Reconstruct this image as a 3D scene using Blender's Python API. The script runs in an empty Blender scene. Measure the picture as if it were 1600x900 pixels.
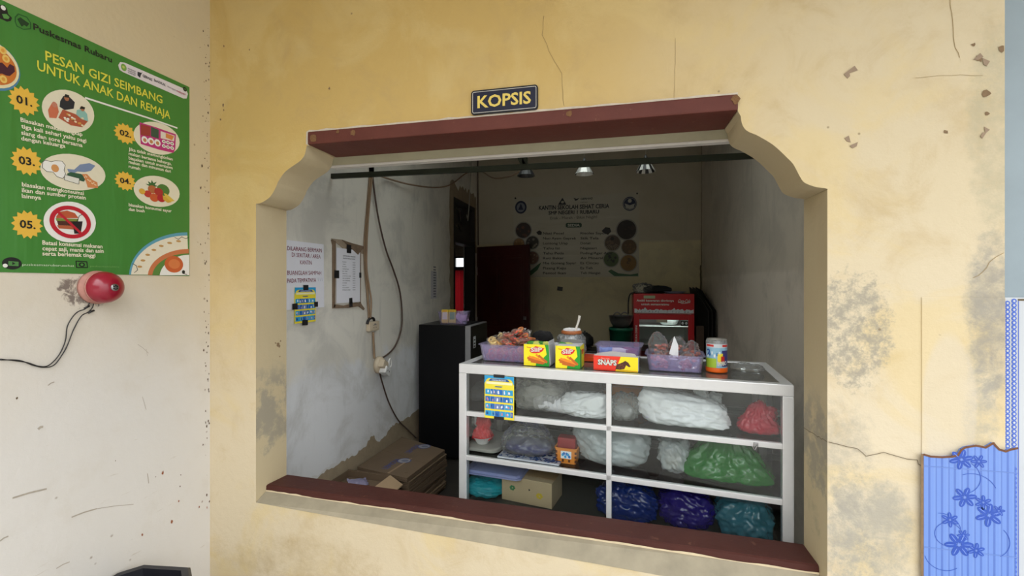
import bpy, bmesh, math, random
from mathutils import Vector, Matrix, noise

C = bpy.context.collection
SC = bpy.context.scene
R = math.radians

# ------------------------------------------------------------------ camera, sky, exposure
YAW = R(13.0)
F_PX, HORIZON = 700.0, 445.0
EYE = Vector((0.0, 0.0, 1.5))
cam_data = bpy.data.cameras.new('camera')
cam = bpy.data.objects.new('camera', cam_data)
C.objects.link(cam)
cam.location = EYE
cam.rotation_euler = (R(90), 0, YAW)
cam_data.sensor_width = 36.0
cam_data.lens = F_PX / 1600 * 36
cam_data.shift_y = (HORIZON - 450) / 1600
cam_data.clip_start = 0.02
SC.camera = cam

SC.view_settings.view_transform = 'Standard'
SC.view_settings.look = 'None'
SC.view_settings.gamma = 1
SC.view_settings.use_curve_mapping = False
SC.view_settings.exposure = 1.5
SC.cycles.transparent_max_bounces = 32
SC.cycles.max_bounces = 10
SC.cycles.diffuse_bounces = 6

world = bpy.data.worlds.new('overcast_sky')
SC.world = world
world.use_nodes = True
wn = world.node_tree
wn.nodes['Background'].inputs['Color'].default_value = (0.97, 0.985, 1.0, 1)
# overcast sky: about three times brighter overhead than at the horizon
_tc = wn.nodes.new('ShaderNodeTexCoord'); _sx = wn.nodes.new('ShaderNodeSeparateXYZ'); _mr = wn.nodes.new('ShaderNodeMapRange')
wn.links.new(_tc.outputs['Generated'], _sx.inputs[0]); wn.links.new(_sx.outputs[2], _mr.inputs[0])
for _i, _v in enumerate((0.0, 1.0, 0.7, 2.3)): _mr.inputs[_i + 1].default_value = _v
wn.links.new(_mr.outputs[0], wn.nodes['Background'].inputs['Strength'])

# ------------------------------------------------------------------ geometry of the place
FRONT, BACKFACE = 1.6, 1.78          # outer and inner face of the shop's front wall
LEFT, RIGHT, REAR = -1.715, 0.958, 5.44
CEIL = 3.5
rgt = Vector((math.cos(YAW), math.sin(YAW), 0))
fwd = Vector((-math.sin(YAW), math.cos(YAW), 0))

def ray(X, Y):
    return fwd + rgt * ((X - 800) / F_PX) + Vector((0, 0, 1)) * ((HORIZON - Y) / F_PX)
def hit(X, Y, p, n):
    d = ray(X, Y)
    return EYE + d * ((Vector(p) - EYE).dot(n) / d.dot(n))
def at_y(X, Y, y): return hit(X, Y, (0, y, 0), Vector((0, 1, 0)))
def at_x(X, Y, x): return hit(X, Y, (x, 0, 0), Vector((1, 0, 0)))
def at_z(X, Y, z): return hit(X, Y, (0, 0, z), Vector((0, 0, 1)))

# ------------------------------------------------------------------ materials
def hexc(s):
    s = s.lstrip('#')
    v = [int(s[i:i + 2], 16) / 255 for i in (0, 2, 4)]
    return tuple(c / 12.92 if c <= 0.04045 else ((c + 0.055) / 1.055) ** 2.4 for c in v)

class NT:
    def __init__(self, name):
        self.m = bpy.data.materials.new(name)
        self.m.use_nodes = True
        self.t = self.m.node_tree
        self.p = self.t.nodes['Principled BSDF']
        self.out = self.t.nodes['Material Output']
        self._co = None
    def n(self, typ, **kw):
        nd = self.t.nodes.new(typ)
        for k, v in kw.items():
            if k.startswith('_'):
                setattr(nd, k[1:], v)
            else:
                self.set(nd.inputs[k.replace('__', ' ')], v)
        return nd
    def set(self, sock, v):
        if isinstance(v, bpy.types.NodeSocket):
            self.t.links.new(v, sock)
        elif isinstance(v, (tuple, list)) and len(v) == 3 and sock.type == 'RGBA':
            sock.default_value = (*v, 1)
        else:
            sock.default_value = v
    def co(self):
        if self._co is None:
            self._co = self.n('ShaderNodeTexCoord').outputs['Object']
        return self._co
    def noise(self, scale, detail=4, rough=0.6, dist=0.0, vec=None):
        return self.n('ShaderNodeTexNoise', Vector=vec or self.co(), Scale=scale, Detail=detail, Roughness=rough, Distortion=dist).outputs['Fac']
    def math(self, op, a, b=0.0, c=0.0):
        nd = self.t.nodes.new('ShaderNodeMath')
        nd.operation = op
        for i, v in enumerate((a, b, c)):
            self.set(nd.inputs[i], v)
        return nd.outputs[0]
    def step(self, v, lo, hi, a=0.0, b=1.0):
        nd = self.n('ShaderNodeMapRange', _interpolation_type='SMOOTHSTEP')
        for i, x in enumerate((v, lo, hi, a, b)):
            self.set(nd.inputs[i], x)
        return nd.outputs[0]
    def mix(self, f, a, b, mode='MIX'):
        nd = self.t.nodes.new('ShaderNodeMix')
        nd.data_type = 'RGBA'
        nd.blend_type = mode
        self.set(nd.inputs[0], f)
        self.set(nd.inputs[6], a)
        self.set(nd.inputs[7], b)
        return nd.outputs[2]
    def xyz(self, i):
        if not hasattr(self, '_s'):
            self._s = self.n('ShaderNodeSeparateXYZ', Vector=self.co())
        return self._s.outputs[i]
    def blob(self, x, z, rx, rz, ix=0):
        a = self.math('DIVIDE', self.math('SUBTRACT', self.xyz(ix), x), rx)
        b = self.math('DIVIDE', self.math('SUBTRACT', self.xyz(2), z), rz)
        r = self.math('ADD', self.math('MULTIPLY', a, a), self.math('MULTIPLY', b, b))
        return self.step(r, 0.15, 1.0, 1.0, 0.0)
    def bump(self, h, strength=0.3, dist=0.01):
        b = self.n('ShaderNodeBump', Height=h, Strength=strength, Distance=dist)
        self.set(self.p.inputs['Normal'], b.outputs['Normal'])

MC = {}
def mat(name, color, rough=0.6, metal=0.0, var=0.12, scale=18.0, bump=0.0, spec=0.5, coat=0.0):
    if name in MC:
        return MC[name]
    t = NT(name)
    if isinstance(color, str): color = hexc(color)
    f = t.noise(scale, 5)
    c = t.mix(f, tuple(x * (1 - var) for x in color), tuple(min(1, x * (1 + var)) for x in color))
    t.set(t.p.inputs['Base Color'], c)
    t.p.inputs['Roughness'].default_value = rough
    t.p.inputs['Metallic'].default_value = metal
    t.p.inputs['Specular IOR Level'].default_value = spec
    t.p.inputs['Coat Weight'].default_value = coat
    if bump: t.bump(t.noise(scale * 3, 6), bump, 0.004)
    MC[name] = t.m
    return t.m
INK_GAIN = [1.0]       # outdoor print colours darkened to offset the exposure raised for the interior
def ink(color, rough=0.5):
    g_ = INK_GAIN[0]
    k = 'print_' + color.lstrip('#') + ('_outdoor' if g_ != 1 else '')
    return mat(k, tuple(c * g_ for c in hexc(color)), rough, var=0.05, scale=60)

def plastic(name, color, alpha, rough=0.25, wrinkle=0.6, scale=8.0, tint=None, dist=0.03, stretch=(1, 1, .45), ior=1.5):
    """thin plastic film: part of the light passes straight through, all of it carries a sheen"""
    if name in MC: return MC[name]
    t = NT(name)
    if isinstance(color, str): color = hexc(color)
    t.p.inputs['Base Color'].default_value = (*color, 1)
    t.p.inputs['Roughness'].default_value = 0.6
    t.p.inputs['Specular IOR Level'].default_value = 0.0
    gl = t.n('ShaderNodeBsdfGlossy', Color=(1, 1, 1), Roughness=rough)
    fr = t.n('ShaderNodeFresnel', IOR=ior)
    if wrinkle:
        mp = t.n('ShaderNodeMapping', Vector=t.co(), Rotation=(.3, .5, .2), Scale=stretch)
        def ridge(sc, ds):
            return t.math('ABSOLUTE', t.math('SUBTRACT', t.noise(sc, 2, 0.45, ds, mp.outputs[0]), 0.5))
        h = t.math('ADD', ridge(scale, .8), t.math('MULTIPLY', ridge(scale * 2.3, 1.0), 0.4))
        b = t.n('ShaderNodeBump', Height=h, Strength=wrinkle, Distance=dist)
        for sh in (t.p, gl, fr): t.set(sh.inputs['Normal'], b.outputs['Normal'])
    tr = t.n('ShaderNodeBsdfTransparent', Color=tint or tuple(0.25 + 0.75 * c for c in color))
    lw = t.n('ShaderNodeLayerWeight', Blend=0.35)
    a = t.math('MINIMUM', t.math('ADD', alpha, t.math('MULTIPLY', lw.outputs['Facing'], 0.22 * (1 - alpha))), 1.0)
    mx = t.n('ShaderNodeMixShader')
    t.set(mx.inputs[0], a); t.set(mx.inputs[1], tr.outputs[0]); t.set(mx.inputs[2], t.p.outputs[0])
    m2 = t.n('ShaderNodeMixShader')
    t.set(m2.inputs[0], fr.outputs[0]); t.set(m2.inputs[1], mx.outputs[0]); t.set(m2.inputs[2], gl.outputs[0])
    t.set(t.out.inputs['Surface'], m2.outputs[0])
    MC[name] = t.m
    return t.m

def glass(name, tint=(0.96, 0.98, 0.975), rough=0.02, ior=1.4):
    if name in MC: return MC[name]
    t = NT(name)
    tr = t.n('ShaderNodeBsdfTransparent', Color=tint)
    gl = t.n('ShaderNodeBsdfGlossy', Color=(1, 1, 1), Roughness=rough)
    smudge = t.step(t.noise(6, 5), 0.5, 0.8, 0.0, 0.008)
    fr = t.n('ShaderNodeFresnel', IOR=ior)
    mx = t.n('ShaderNodeMixShader')
    t.set(mx.inputs[0], t.math('ADD', fr.outputs[0], smudge)); t.set(mx.inputs[1], tr.outputs[0]); t.set(mx.inputs[2], gl.outputs[0])
    t.set(t.out.inputs['Surface'], mx.outputs[0])
    MC[name] = t.m
    return t.m

# ------------------------------------------------------------------ mesh builder
TEXTS = {}
def raw_text(s, bold=0.0):
    k = (s, bold)
    if k not in TEXTS:
        cu = bpy.data.curves.new('lettering', 'FONT')
        cu.body = s
        cu.resolution_u = 2
        cu.offset = bold
        o = bpy.data.objects.new('lettering', cu)
        C.objects.link(o)
        me = bpy.data.meshes.new_from_object(o.evaluated_get(bpy.context.evaluated_depsgraph_get()))
        TEXTS[k] = ([(v.co.x, v.co.y) for v in me.vertices], [tuple(p.vertices) for p in me.polygons])
        bpy.data.objects.remove(o); bpy.data.curves.remove(cu); bpy.data.meshes.remove(me)
    return TEXTS[k]
def advance(s):
    return max(v[0] for v in raw_text(s + 'I')[0]) - max(v[0] for v in raw_text('I')[0]) if s else 0.0
def text_geo(s, bold=0.0):
    """letter outlines; a bold capital M is drawn by hand because the font's own one closes up"""
    if bold <= 0 or 'M' not in s:
        vs, fs = raw_text(s, bold)
    else:
        vs, fs, i = [], [], 0
        while i < len(s):
            a = advance(s[:i])
            if s[i] == 'M':
                b = bold
                P = [(.073 - b, 0), (.171 + b, 0), (.171 + b, .531 - 2.4 * b), (.383 - .2 * b, .267 - 1.2 * b), (.399 + .2 * b, .267 - 1.2 * b), (.611 - b, .531 - 2.4 * b), (.611 - b, 0), (.709 + b, 0), (.709 + b, .682), (.618, .682), (.391, .402 + b), (.165, .682), (.073 - b, .682)]
                n = len(vs); vs += [(x + a, y) for x, y in P]
                fs += [tuple(n + q for q in f) for f in [(0, 1, 2, 11, 12), (2, 3, 10, 11), (3, 4, 10), (4, 5, 9, 10), (5, 6, 7, 8, 9)]]
                i += 1
            else:
                k = i
                while k < len(s) and s[k] != 'M': k += 1
                if s[i:k].strip():
                    v2, f2 = raw_text(s[i:k], bold); n = len(vs)
                    vs += [(x + a, y) for x, y in v2]; fs += [tuple(n + q for q in f) for f in f2]
                i = k
    return vs, fs, min(v[0] for v in vs), max(v[0] for v in vs)
CAP = 0.682   # cap height of the built-in font at size 1

class MB:
    def __init__(self):
        self.v, self.f, self.m, self.sm, self.mats = [], [], [], [], []
    def mi(self, m):
        if m not in self.mats: self.mats.append(m)
        return self.mats.index(m)
    def add(self, vs, fs, m, smooth=False, M=None):
        b = len(self.v)
        self.v += [tuple(M @ Vector(v)) if M is not None else tuple(v) for v in vs]
        i = self.mi(m)
        for f in fs:
            self.f.append(tuple(b + k for k in f)); self.m.append(i); self.sm.append(smooth)
        return self
    def box(self, x0, x1, y0, y1, z0, z1, m, bev=0.0, M=None):
        bm = bmesh.new()
        bmesh.ops.create_cube(bm, size=1)
        for v in bm.verts:
            v.co = ((x0 + x1) / 2 + v.co.x * (x1 - x0), (y0 + y1) / 2 + v.co.y * (y1 - y0), (z0 + z1) / 2 + v.co.z * (z1 - z0))
        if bev:
            bmesh.ops.bevel(bm, geom=bm.edges[:], offset=bev, segments=2, affect='EDGES', profile=0.6)
        return self.bm(bm, m, False, M)
    def bm(self, bm, m, smooth=False, M=None):
        bmesh.ops.recalc_face_normals(bm, faces=bm.faces[:])
        bm.verts.index_update()
        self.add([v.co.copy() for v in bm.verts], [[v.index for v in f.verts] for f in bm.faces], m, smooth, M)
        bm.free()
        return self
    def lathe(self, prof, m, seg=28, M=None, smooth=True, sx=1.0, sy=1.0):
        vs, fs = [], []
        for r, z in prof:
            for k in range(seg):
                a = 2 * math.pi * k / seg
                vs.append((r * math.cos(a) * sx, r * math.sin(a) * sy, z))
        for i in range(len(prof) - 1):
            for k in range(seg):
                a, b = i * seg + k, i * seg + (k + 1) % seg
                fs.append((a, b, b + seg, a + seg))
        if prof[0][0] > 1e-4: fs.append(tuple(range(seg))[::-1])
        if prof[-1][0] > 1e-4: fs.append(tuple((len(prof) - 1) * seg + k for k in range(seg)))
        return self.add(vs, fs, m, smooth, M)
    def tube(self, pts, r, m, seg=8, smooth_path=True, M=None, radii=None):
        P = [Vector(p) for p in pts]
        if smooth_path and len(P) > 2:
            Q, RR = [], []
            for i in range(len(P) - 1):
                p0, p1, p2, p3 = P[max(i - 1, 0)], P[i], P[i + 1], P[min(i + 2, len(P) - 1)]
                for k in range(6):
                    t = k / 6
                    Q.append(0.5 * ((2 * p1) + (p2 - p0) * t + (2 * p0 - 5 * p1 + 4 * p2 - p3) * t * t + (3 * p1 - p0 - 3 * p2 + p3) * t ** 3))
            Q.append(P[-1]); P = Q
        vs, fs = [], []
        up = Vector((0.13, 0.31, 0.94))
        for i, p in enumerate(P):
            d = (P[min(i + 1, len(P) - 1)] - P[max(i - 1, 0)]).normalized()
            a = d.cross(up)
            if a.length < 1e-3: a = d.cross(Vector((1, 0, 0)))
            a.normalize(); b = d.cross(a)
            rr = r
            if radii: rr = radii[0] + (radii[1] - radii[0]) * i / (len(P) - 1)
            for k in range(seg):
                t = 2 * math.pi * k / seg
                vs.append(p + a * (math.cos(t) * rr) + b * (math.sin(t) * rr))
        for i in range(len(P) - 1):
            for k in range(seg):
                fs.append((i * seg + k, i * seg + (k + 1) % seg, (i + 1) * seg + (k + 1) % seg, (i + 1) * seg + k))
        fs.append(tuple(range(seg))[::-1]); fs.append(tuple((len(P) - 1) * seg + k for k in range(seg)))
        return self.add(vs, fs, m, True, M)
    def prism(self, pts, axis_vec, m, M=None):
        """closed polygon (3D points) pushed along a vector"""
        n = len(pts)
        a = [Vector(p) for p in pts]; b = [p + Vector(axis_vec) for p in a]
        bm = bmesh.new()
        va = [bm.verts.new(p) for p in a]; vb = [bm.verts.new(p) for p in b]
        bm.faces.new(va[::-1]); bm.faces.new(vb)
        for i in range(n):
            bm.faces.new((va[i], va[(i + 1) % n], vb[(i + 1) % n], vb[i]))
        return self.bm(bm, m, False, M)
    # flat print: u right, v up, w out of the sheet
    def poly(self, pts, m, w=0.0, M=None):
        n = len(pts)
        ar = sum(pts[i][0] * pts[(i + 1) % n][1] - pts[(i + 1) % n][0] * pts[i][1] for i in range(n))
        if ar < 0: pts = pts[::-1]
        self.k = (getattr(self, 'k', 0) + 1) % 9          # neighbouring prints never share a plane
        w += self.k * 1.5e-5
        return self.add([(p[0], p[1], w) for p in pts], [tuple(range(n))], m, False, M)
    def ell(self, cx, cy, rx, ry, m, w=0.0, seg=28, rot=0.0, M=None, a0=0.0, a1=2 * math.pi):
        pts = []
        for k in range(seg):
            t = a0 + (a1 - a0) * k / (seg if a1 - a0 > 6.28 else seg - 1)
            x, y = rx * math.cos(t), ry * math.sin(t)
            pts.append((cx + x * math.cos(rot) - y * math.sin(rot), cy + x * math.sin(rot) + y * math.cos(rot)))
        return self.poly(pts, m, w, M)
    def ring(self, cx, cy, rx, ry, th, m, w=0.0, seg=40, M=None):
        vs, fs = [], []
        for k in range(seg):
            t = 2 * math.pi * k / seg
            vs += [(cx + rx * math.cos(t), cy + ry * math.sin(t), w), (cx + (rx - th) * math.cos(t), cy + (ry - th) * math.sin(t), w)]
        for k in range(seg):
            a, b = 2 * k, 2 * ((k + 1) % seg)
            fs.append((a, b, b + 1, a + 1))
        return self.add(vs, fs, m, False, M)
    def line(self, pts, th, m, w=0.0, M=None):
        for (a, b) in zip(pts[:-1], pts[1:]):
            d = Vector((b[0] - a[0], b[1] - a[1])); 
            if d.length < 1e-6: continue
            d.normalize(); q = Vector((-d.y, d.x)) * th / 2; e = d * th * 0.25
            self.poly([(a[0] - q.x - e.x, a[1] - q.y - e.y), (b[0] - q.x + e.x, b[1] - q.y + e.y), (b[0] + q.x + e.x, b[1] + q.y + e.y), (a[0] + q.x - e.x, a[1] + q.y - e.y)], m, w, M)
        return self
    def text(self, s, x, y, h, m, w=0.0, width=None, rot=0.0, bold=0.0, align='L', M=None, depth=0.0):
        vs, fs, x0, x1 = text_geo(s, bold)
        sy = h / CAP
        sx = width / (x1 - x0) if width else sy
        W = (x1 - x0) * sx
        ox = {'L': 0, 'C': -W / 2, 'R': -W}[align]
        c, sn = math.cos(rot), math.sin(rot)
        out = []
        for vx, vy in vs:
            a, b = (vx - x0) * sx + ox, vy * sy
            out.append((x + a * c - b * sn, y + a * sn + b * c, w))
        if depth:
            n = len(out)
            bmx = bmesh.new()
            vv = [bmx.verts.new(p) for p in out]
            ff = []
            for f in fs:
                try: ff.append(bmx.faces.new([vv[i] for i in f]))
                except ValueError: pass
            r = bmesh.ops.extrude_face_region(bmx, geom=ff)
            for g in r['geom']:
                if isinstance(g, bmesh.types.BMVert): g.co.z += depth
            return self.bm(bmx, m, False, M)
        return self.add(out, fs, m, False, M)
    def build(self, name, parent=None, loc=None, rot=None, autosmooth=False):
        me = bpy.data.meshes.new(name)
        me.from_pydata(self.v, [], self.f)
        for m in self.mats: me.materials.append(m)
        me.polygons.foreach_set('material_index', self.m)
        me.polygons.foreach_set('use_smooth', self.sm)
        me.update()
        o = bpy.data.objects.new(name, me)
        C.objects.link(o)
        if loc is not None: o.location = loc
        if rot is not None: o.rotation_euler = rot
        if parent is not None: o.parent = parent
        return o

def tag(o, label, cat, group=None, kind=None):
    o['label'] = label; o['category'] = cat
    if group: o['group'] = group
    if kind: o['kind'] = kind
    return o
def thing(name, label, cat, loc=(0, 0, 0), rotz=0.0, group=None, rot=None):
    o = bpy.data.objects.new(name, None)
    C.objects.link(o)
    o.empty_display_size = 0.05
    o.location = loc
    o.rotation_euler = rot if rot is not None else (0, 0, rotz)
    return tag(o, label, cat, group)
def dup(root, loc, rot=None, label=None, scale=None):
    r = root.copy(); C.objects.link(r); r.location = loc
    if rot is not None: r.rotation_euler = rot
    if scale is not None: r.scale = scale
    if label: r['label'] = label
    for ch in list(root.children):
        c = ch.copy(); C.objects.link(c); c.parent = r
        for g in list(ch.children):
            d = g.copy(); C.objects.link(d); d.parent = c
    return r
def struct(o):
    o['kind'] = 'structure'
    return o
FACE_CAM = (R(90), 0, 0)            # flat sheets on a wall that faces the yard
FACE_RIGHT = (R(90), 0, R(90))      # flat sheets on the left-hand walls

def jag(a, b, n, amp, seed):
    """ragged 2D line from a to b"""
    rnd = random.Random(seed)
    a, b = Vector(a), Vector(b)
    d = b - a; q = Vector((-d.y, d.x)).normalized()
    return [tuple(a + d * (i / n) + q * (rnd.uniform(-amp, amp) if 0 < i < n else 0)) for i in range(n + 1)]

# ------------------------------------------------------------------ wall paints
def make_front_paint():
    t = NT('aged_yellow_wall_paint')
    x, z = t.xyz(0), t.xyz(2)
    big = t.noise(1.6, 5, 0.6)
    right_light = t.step(t.math('ADD', t.math('ADD', x, t.math('MULTIPLY', big, 0.9)), t.math('MULTIPLY', z, -0.12)), -0.35, 1.15)  # paler to the right: stronger light on that side painted into the colour
    c = t.mix(right_light, (0.52, 0.360, 0.118), (0.57, 0.48, 0.315))
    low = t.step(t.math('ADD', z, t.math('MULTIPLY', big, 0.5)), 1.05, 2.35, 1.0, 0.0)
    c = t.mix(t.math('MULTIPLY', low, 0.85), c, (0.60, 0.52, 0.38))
    c = t.mix(t.step(t.noise(5.5, 6, 0.65, 0.6), 0.42, 0.72, 0.0, 0.42), c, (0.66, 0.43, 0.14), 'MULTIPLY') if False else t.mix(t.step(t.noise(5.5, 6, 0.65, 0.6), 0.45, 0.75, 0.0, 0.5), c, (0.42, 0.30, 0.13))
    c = t.mix(t.step(t.noise(2.6, 5, 0.6, 0.8, t.n('ShaderNodeMapping', Vector=t.co(), Location=(3, 1, 7)).outputs[0]), 0.46, 0.62, 0.0, 0.45), c, (0.60, 0.46, 0.20))
    # grey mould and worn paint
    fine = t.noise(38, 6, 0.75)
    med = t.noise(9, 6, 0.7, 0.4)
    def stain(cx, cz, rx, rz, col, lo, hi, amt, src):
        b = t.blob(cx, cz, rx, rz)
        mixn = t.math('ADD', t.math('MULTIPLY', src, 0.6), t.math('MULTIPLY', fine, 0.4))
        v = t.step(t.math('ADD', mixn, t.math('MULTIPLY', b, 0.30)), lo - .02, hi + .10, 0.0, amt)
        return t.math('MULTIPLY', v, t.step(b, 0.0, 0.6)), col
    rows = [stain(0.76, 0.72, 0.17, 0.30, (0.31, 0.295, 0.25), 0.62, 0.8, 0.8, med),
            stain(0.72, 1.36, 0.16, 0.26, (0.27, 0.25, 0.20), 0.66, 0.82, 0.85, fine),
            stain(0.70, 0.95, 0.13, 0.30, (0.30, 0.28, 0.23), 0.70, 0.86, 0.6, med),
            stain(1.08, 1.42, 0.10, 0.35, (0.25, 0.24, 0.21), 0.60, 0.80, 0.85, med),
            stain(1.08, 1.95, 0.09, 0.45, (0.40, 0.36, 0.24), 0.60, 0.82, 0.75, med),
            stain(1.05, 1.12, 0.07, 0.22, (0.31, 0.295, 0.25), 0.68, 0.84, 0.7, med),
            stain(0.70, 0.66, 0.13, 0.22, (0.33, 0.31, 0.26), 0.74, 0.9, 0.7, fine),
            stain(-1.2, 0.36, 0.5, 0.16, (0.38, 0.28, 0.14), 0.66, 0.9, 0.6, med),
            stain(0.0, 0.36, 0.7, 0.14, (0.40, 0.29, 0.14), 0.64, 0.9, 0.6, med)]
    for f, col in rows:
        c = t.mix(f, c, col)
    # fresh whitish filler on the pilaster
    b = t.blob(0.97, 1.14, 0.085, 0.26)
    c = t.mix(t.step(t.math('ADD', b, t.math('MULTIPLY', big, 1.4)), 0.9, 1.35, 0.0, 0.5), c, (0.56, 0.50, 0.40))
    # fly specks
    v = t.n('ShaderNodeTexVoronoi', Vector=t.co(), Scale=13.0)
    sp = t.math('MULTIPLY', t.step(v.outputs['Distance'], 0.03, 0.075, 1.0, 0.0), t.step(t.noise(4.3, 2), 0.60, 0.64))
    c = t.mix(t.math('MULTIPLY', sp, 0.7), c, (0.16, 0.11, 0.05))
    t.set(t.p.inputs['Base Color'], c)
    t.p.inputs['Roughness'].default_value = 0.62
    t.bump(t.math('ADD', t.noise(7, 6, 0.6), t.math('MULTIPLY', fine, 0.35)), 0.35, 0.012)
    return t.m

def make_left_paint():
    t = NT('pale_cream_wall_paint')
    z = t.xyz(2); y = t.xyz(1)
    big = t.noise(2.2, 5, 0.6)
    k = t.step(t.math('ADD', z, t.math('MULTIPLY', big, 0.7)), 1.3, 2.35)
    c = t.mix(k, (0.60, 0.575, 0.535), (0.54, 0.45, 0.285))
    c = t.mix(t.step(t.noise(5, 6, 0.65), 0.5, 0.8, 0.0, 0.3), c, (0.46, 0.40, 0.31))
    sm = t.n('ShaderNodeMapping', Vector=t.co(), Rotation=(R(18), 0, 0), Scale=(1, 3.0, 22))
    streak = t.noise(2.4, 4, 0.55, 0.2, sm.outputs[0])
    c = t.mix(t.math('MULTIPLY', t.step(streak, 0.66, 0.74, 0, 0.55), t.step(z, 0.95, 1.25, 1, 0)), c, (0.42, 0.36, 0.28))
    v = t.n('ShaderNodeTexVoronoi', Vector=t.co(), Scale=24.0)
    near = t.step(y, 1.50, 1.60)
    sp = t.math('MULTIPLY', t.step(v.outputs['Distance'], 0.05, 0.16, 1.0, 0.0), t.step(t.math('ADD', t.noise(6.3, 2), t.math('MULTIPLY', near, 0.10)), 0.62, 0.67))
    c = t.mix(t.math('MULTIPLY', sp, 0.75), c, (0.18, 0.12, 0.07))
    # soot and cobweb smears round the alarm bell
    soot = t.math('MULTIPLY', t.step(t.math('ADD', t.noise(26, 6, 0.75, 0.8), t.math('MULTIPLY', t.blob(1.145, 1.478, 0.12, 0.075, 1), 0.28)), 0.66, 0.82, 0, 0.85), t.step(t.blob(1.145, 1.478, 0.12, 0.075, 1), 0.0, 0.4))
    c = t.mix(soot, c, (0.10, 0.07, 0.06))
    t.set(t.p.inputs['Base Color'], c)
    t.p.inputs['Roughness'].default_value = 0.6
    t.bump(t.math('ADD', t.noise(8, 6, 0.6), t.math('MULTIPLY', t.noise(45, 5), 0.25)), 0.3, 0.01)
    return t.m

def make_inner_paint(name, hi, lo, split, dirt, streak_amt=0.5, soft=0.0):
    t = NT(name)
    z = t.xyz(2)
    wob = t.noise(2.0, 4)
    c = t.mix(t.step(t.math('ADD', z, t.math('MULTIPLY', wob, 0.05 + 14 * soft)), split - 0.01 - soft + 7 * soft, split + 0.03 + soft + 7 * soft), lo, hi)
    c = t.mix(t.step(t.noise(2.4, 6, 0.65, 0.5), 0.46, 0.66, 0.0, 0.5), c, dirt)
    mp = t.n('ShaderNodeMapping', Vector=t.co(), Scale=(5, 5, 0.7))
    c = t.mix(t.step(t.noise(2.2, 6, 0.7, 0.3, mp.outputs[0]), 0.55, 0.78, 0.0, streak_amt), c, tuple(k * 0.55 for k in dirt))
    c = t.mix(t.step(t.noise(30, 5, 0.8), 0.64, 0.74, 0.0, 0.3), c, tuple(k * 0.5 for k in dirt))
    t.set(t.p.inputs['Base Color'], c)
    t.p.inputs['Roughness'].default_value = 0.75
    t.bump(t.math('ADD', t.noise(6, 6, 0.6), t.math('MULTIPLY', t.noise(40, 5), 0.3)), 0.35, 0.012)
    return t.m

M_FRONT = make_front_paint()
M_LEFT = make_left_paint()
M_IN_LEFT = make_inner_paint('stained_white_plaster', (0.76, 0.73, 0.65), (0.76, 0.77, 0.78), 1.0, (0.46, 0.45, 0.41), 0.3, 0.06)
M_IN_REAR = make_inner_paint('two_tone_cream_plaster', (0.46, 0.41, 0.31), (0.62, 0.55, 0.35), 2.02, (0.40, 0.35, 0.25), 0.25)
M_IN_RIGHT = make_inner_paint('grey_plaster', (0.60, 0.54, 0.45), (0.70, 0.63, 0.54), 1.6, (0.44, 0.40, 0.34), 0.3)
M_RENDER = mat('bare_cement_render', (0.33, 0.26, 0.17), 0.9, var=0.3, scale=14, bump=0.6)
M_HAIR = mat('hairline_crack', (0.27, 0.19, 0.08), 0.9)
M_CRACK = mat('crack_dark', (0.13, 0.10, 0.06), 0.9)
M_DARKGREY = mat('smoke_dark_grey', (0.05, 0.05, 0.05), 0.8)

def make_reveal():
    t = NT('tan_reveal_paint')
    c = t.mix(t.noise(5, 5), (0.48, 0.385, 0.23), (0.53, 0.445, 0.285))
    sx = t.step(t.xyz(0), -0.2, 0.2)
    dirt = t.math('MULTIPLY', t.step(t.math('ADD', t.noise(8, 6, 0.7), t.math('MULTIPLY', t.blob(1.69, 0.98, 0.2, 0.28, 1), 0.25)), 0.66, 0.80), t.step(t.xyz(2), 1.2, 1.05, 0, 0.75))
    dirt2 = t.math('MULTIPLY', t.step(t.noise(7, 6, 0.7), 0.5, 0.7), t.step(t.xyz(2), 0.55, 1.15, 0.8, 0.0))
    c = t.mix(dirt, c, (0.27, 0.25, 0.20))
    c = t.mix(t.math('MULTIPLY', dirt2, sx), c, (0.30, 0.26, 0.16))
    t.set(t.p.inputs['Base Color'], c)
    t.p.inputs['Roughness'].default_value = 0.65
    t.bump(t.noise(14, 6), 0.3, 0.008)
    return t.m
M_REVEAL = make_reveal()

# ------------------------------------------------------------------ front wall with the serving hatch
M_FP = Matrix.Translation((0, FRONT, 0)) @ Matrix.Rotation(R(90), 4, 'X')     # u = x, v = z, out of the wall = towards the yard
def fp(X, Y):
    p = at_y(X, Y, FRONT); return (p.x, p.z)
ogee_l = [fp(*q) for q in [(479.3, 227.3), (476.2, 241), (472, 248), (466.9, 253), (452.9, 262.5), (445, 269), (438.9, 277), (434, 285), (431, 292.7), (423.3, 306), (415, 313), (405.5, 318)]]
ogee_r = [fp(*q) for q in [(1157.3, 180), (1159, 192), (1164, 201.7), (1172, 207), (1183.3, 211.7), (1208.3, 226.7), (1230, 246.7), (1239, 256), (1245, 266.7), (1250, 276), (1256.7, 285), (1273.3, 291.7), (1291.7, 294.5), (1295, 297)]]
JL, JR = -1.479, 0.651
SILL_L, SILL_R = 0.582, 0.490                       # plaster lip under the ledge, it drops to the right
LT, LB = 2.124, 2.070                               # lintel top and underside
LX0, LX1 = -1.222, 0.3914
def spline(P, k=5):
    Q = []
    for i in range(len(P) - 1):
        p0, p1, p2, p3 = (Vector(P[min(max(j, 0), len(P) - 1)]) for j in (i - 1, i, i + 1, i + 2))
        for q in range(k):
            t = q / k
            Q.append(tuple(0.5 * (2 * p1 + (p2 - p0) * t + (2 * p0 - 5 * p1 + 4 * p2 - p3) * t * t + (3 * p1 - p0 - 3 * p2 + p3) * t ** 3)))
    return Q + [tuple(P[-1])]
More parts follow.
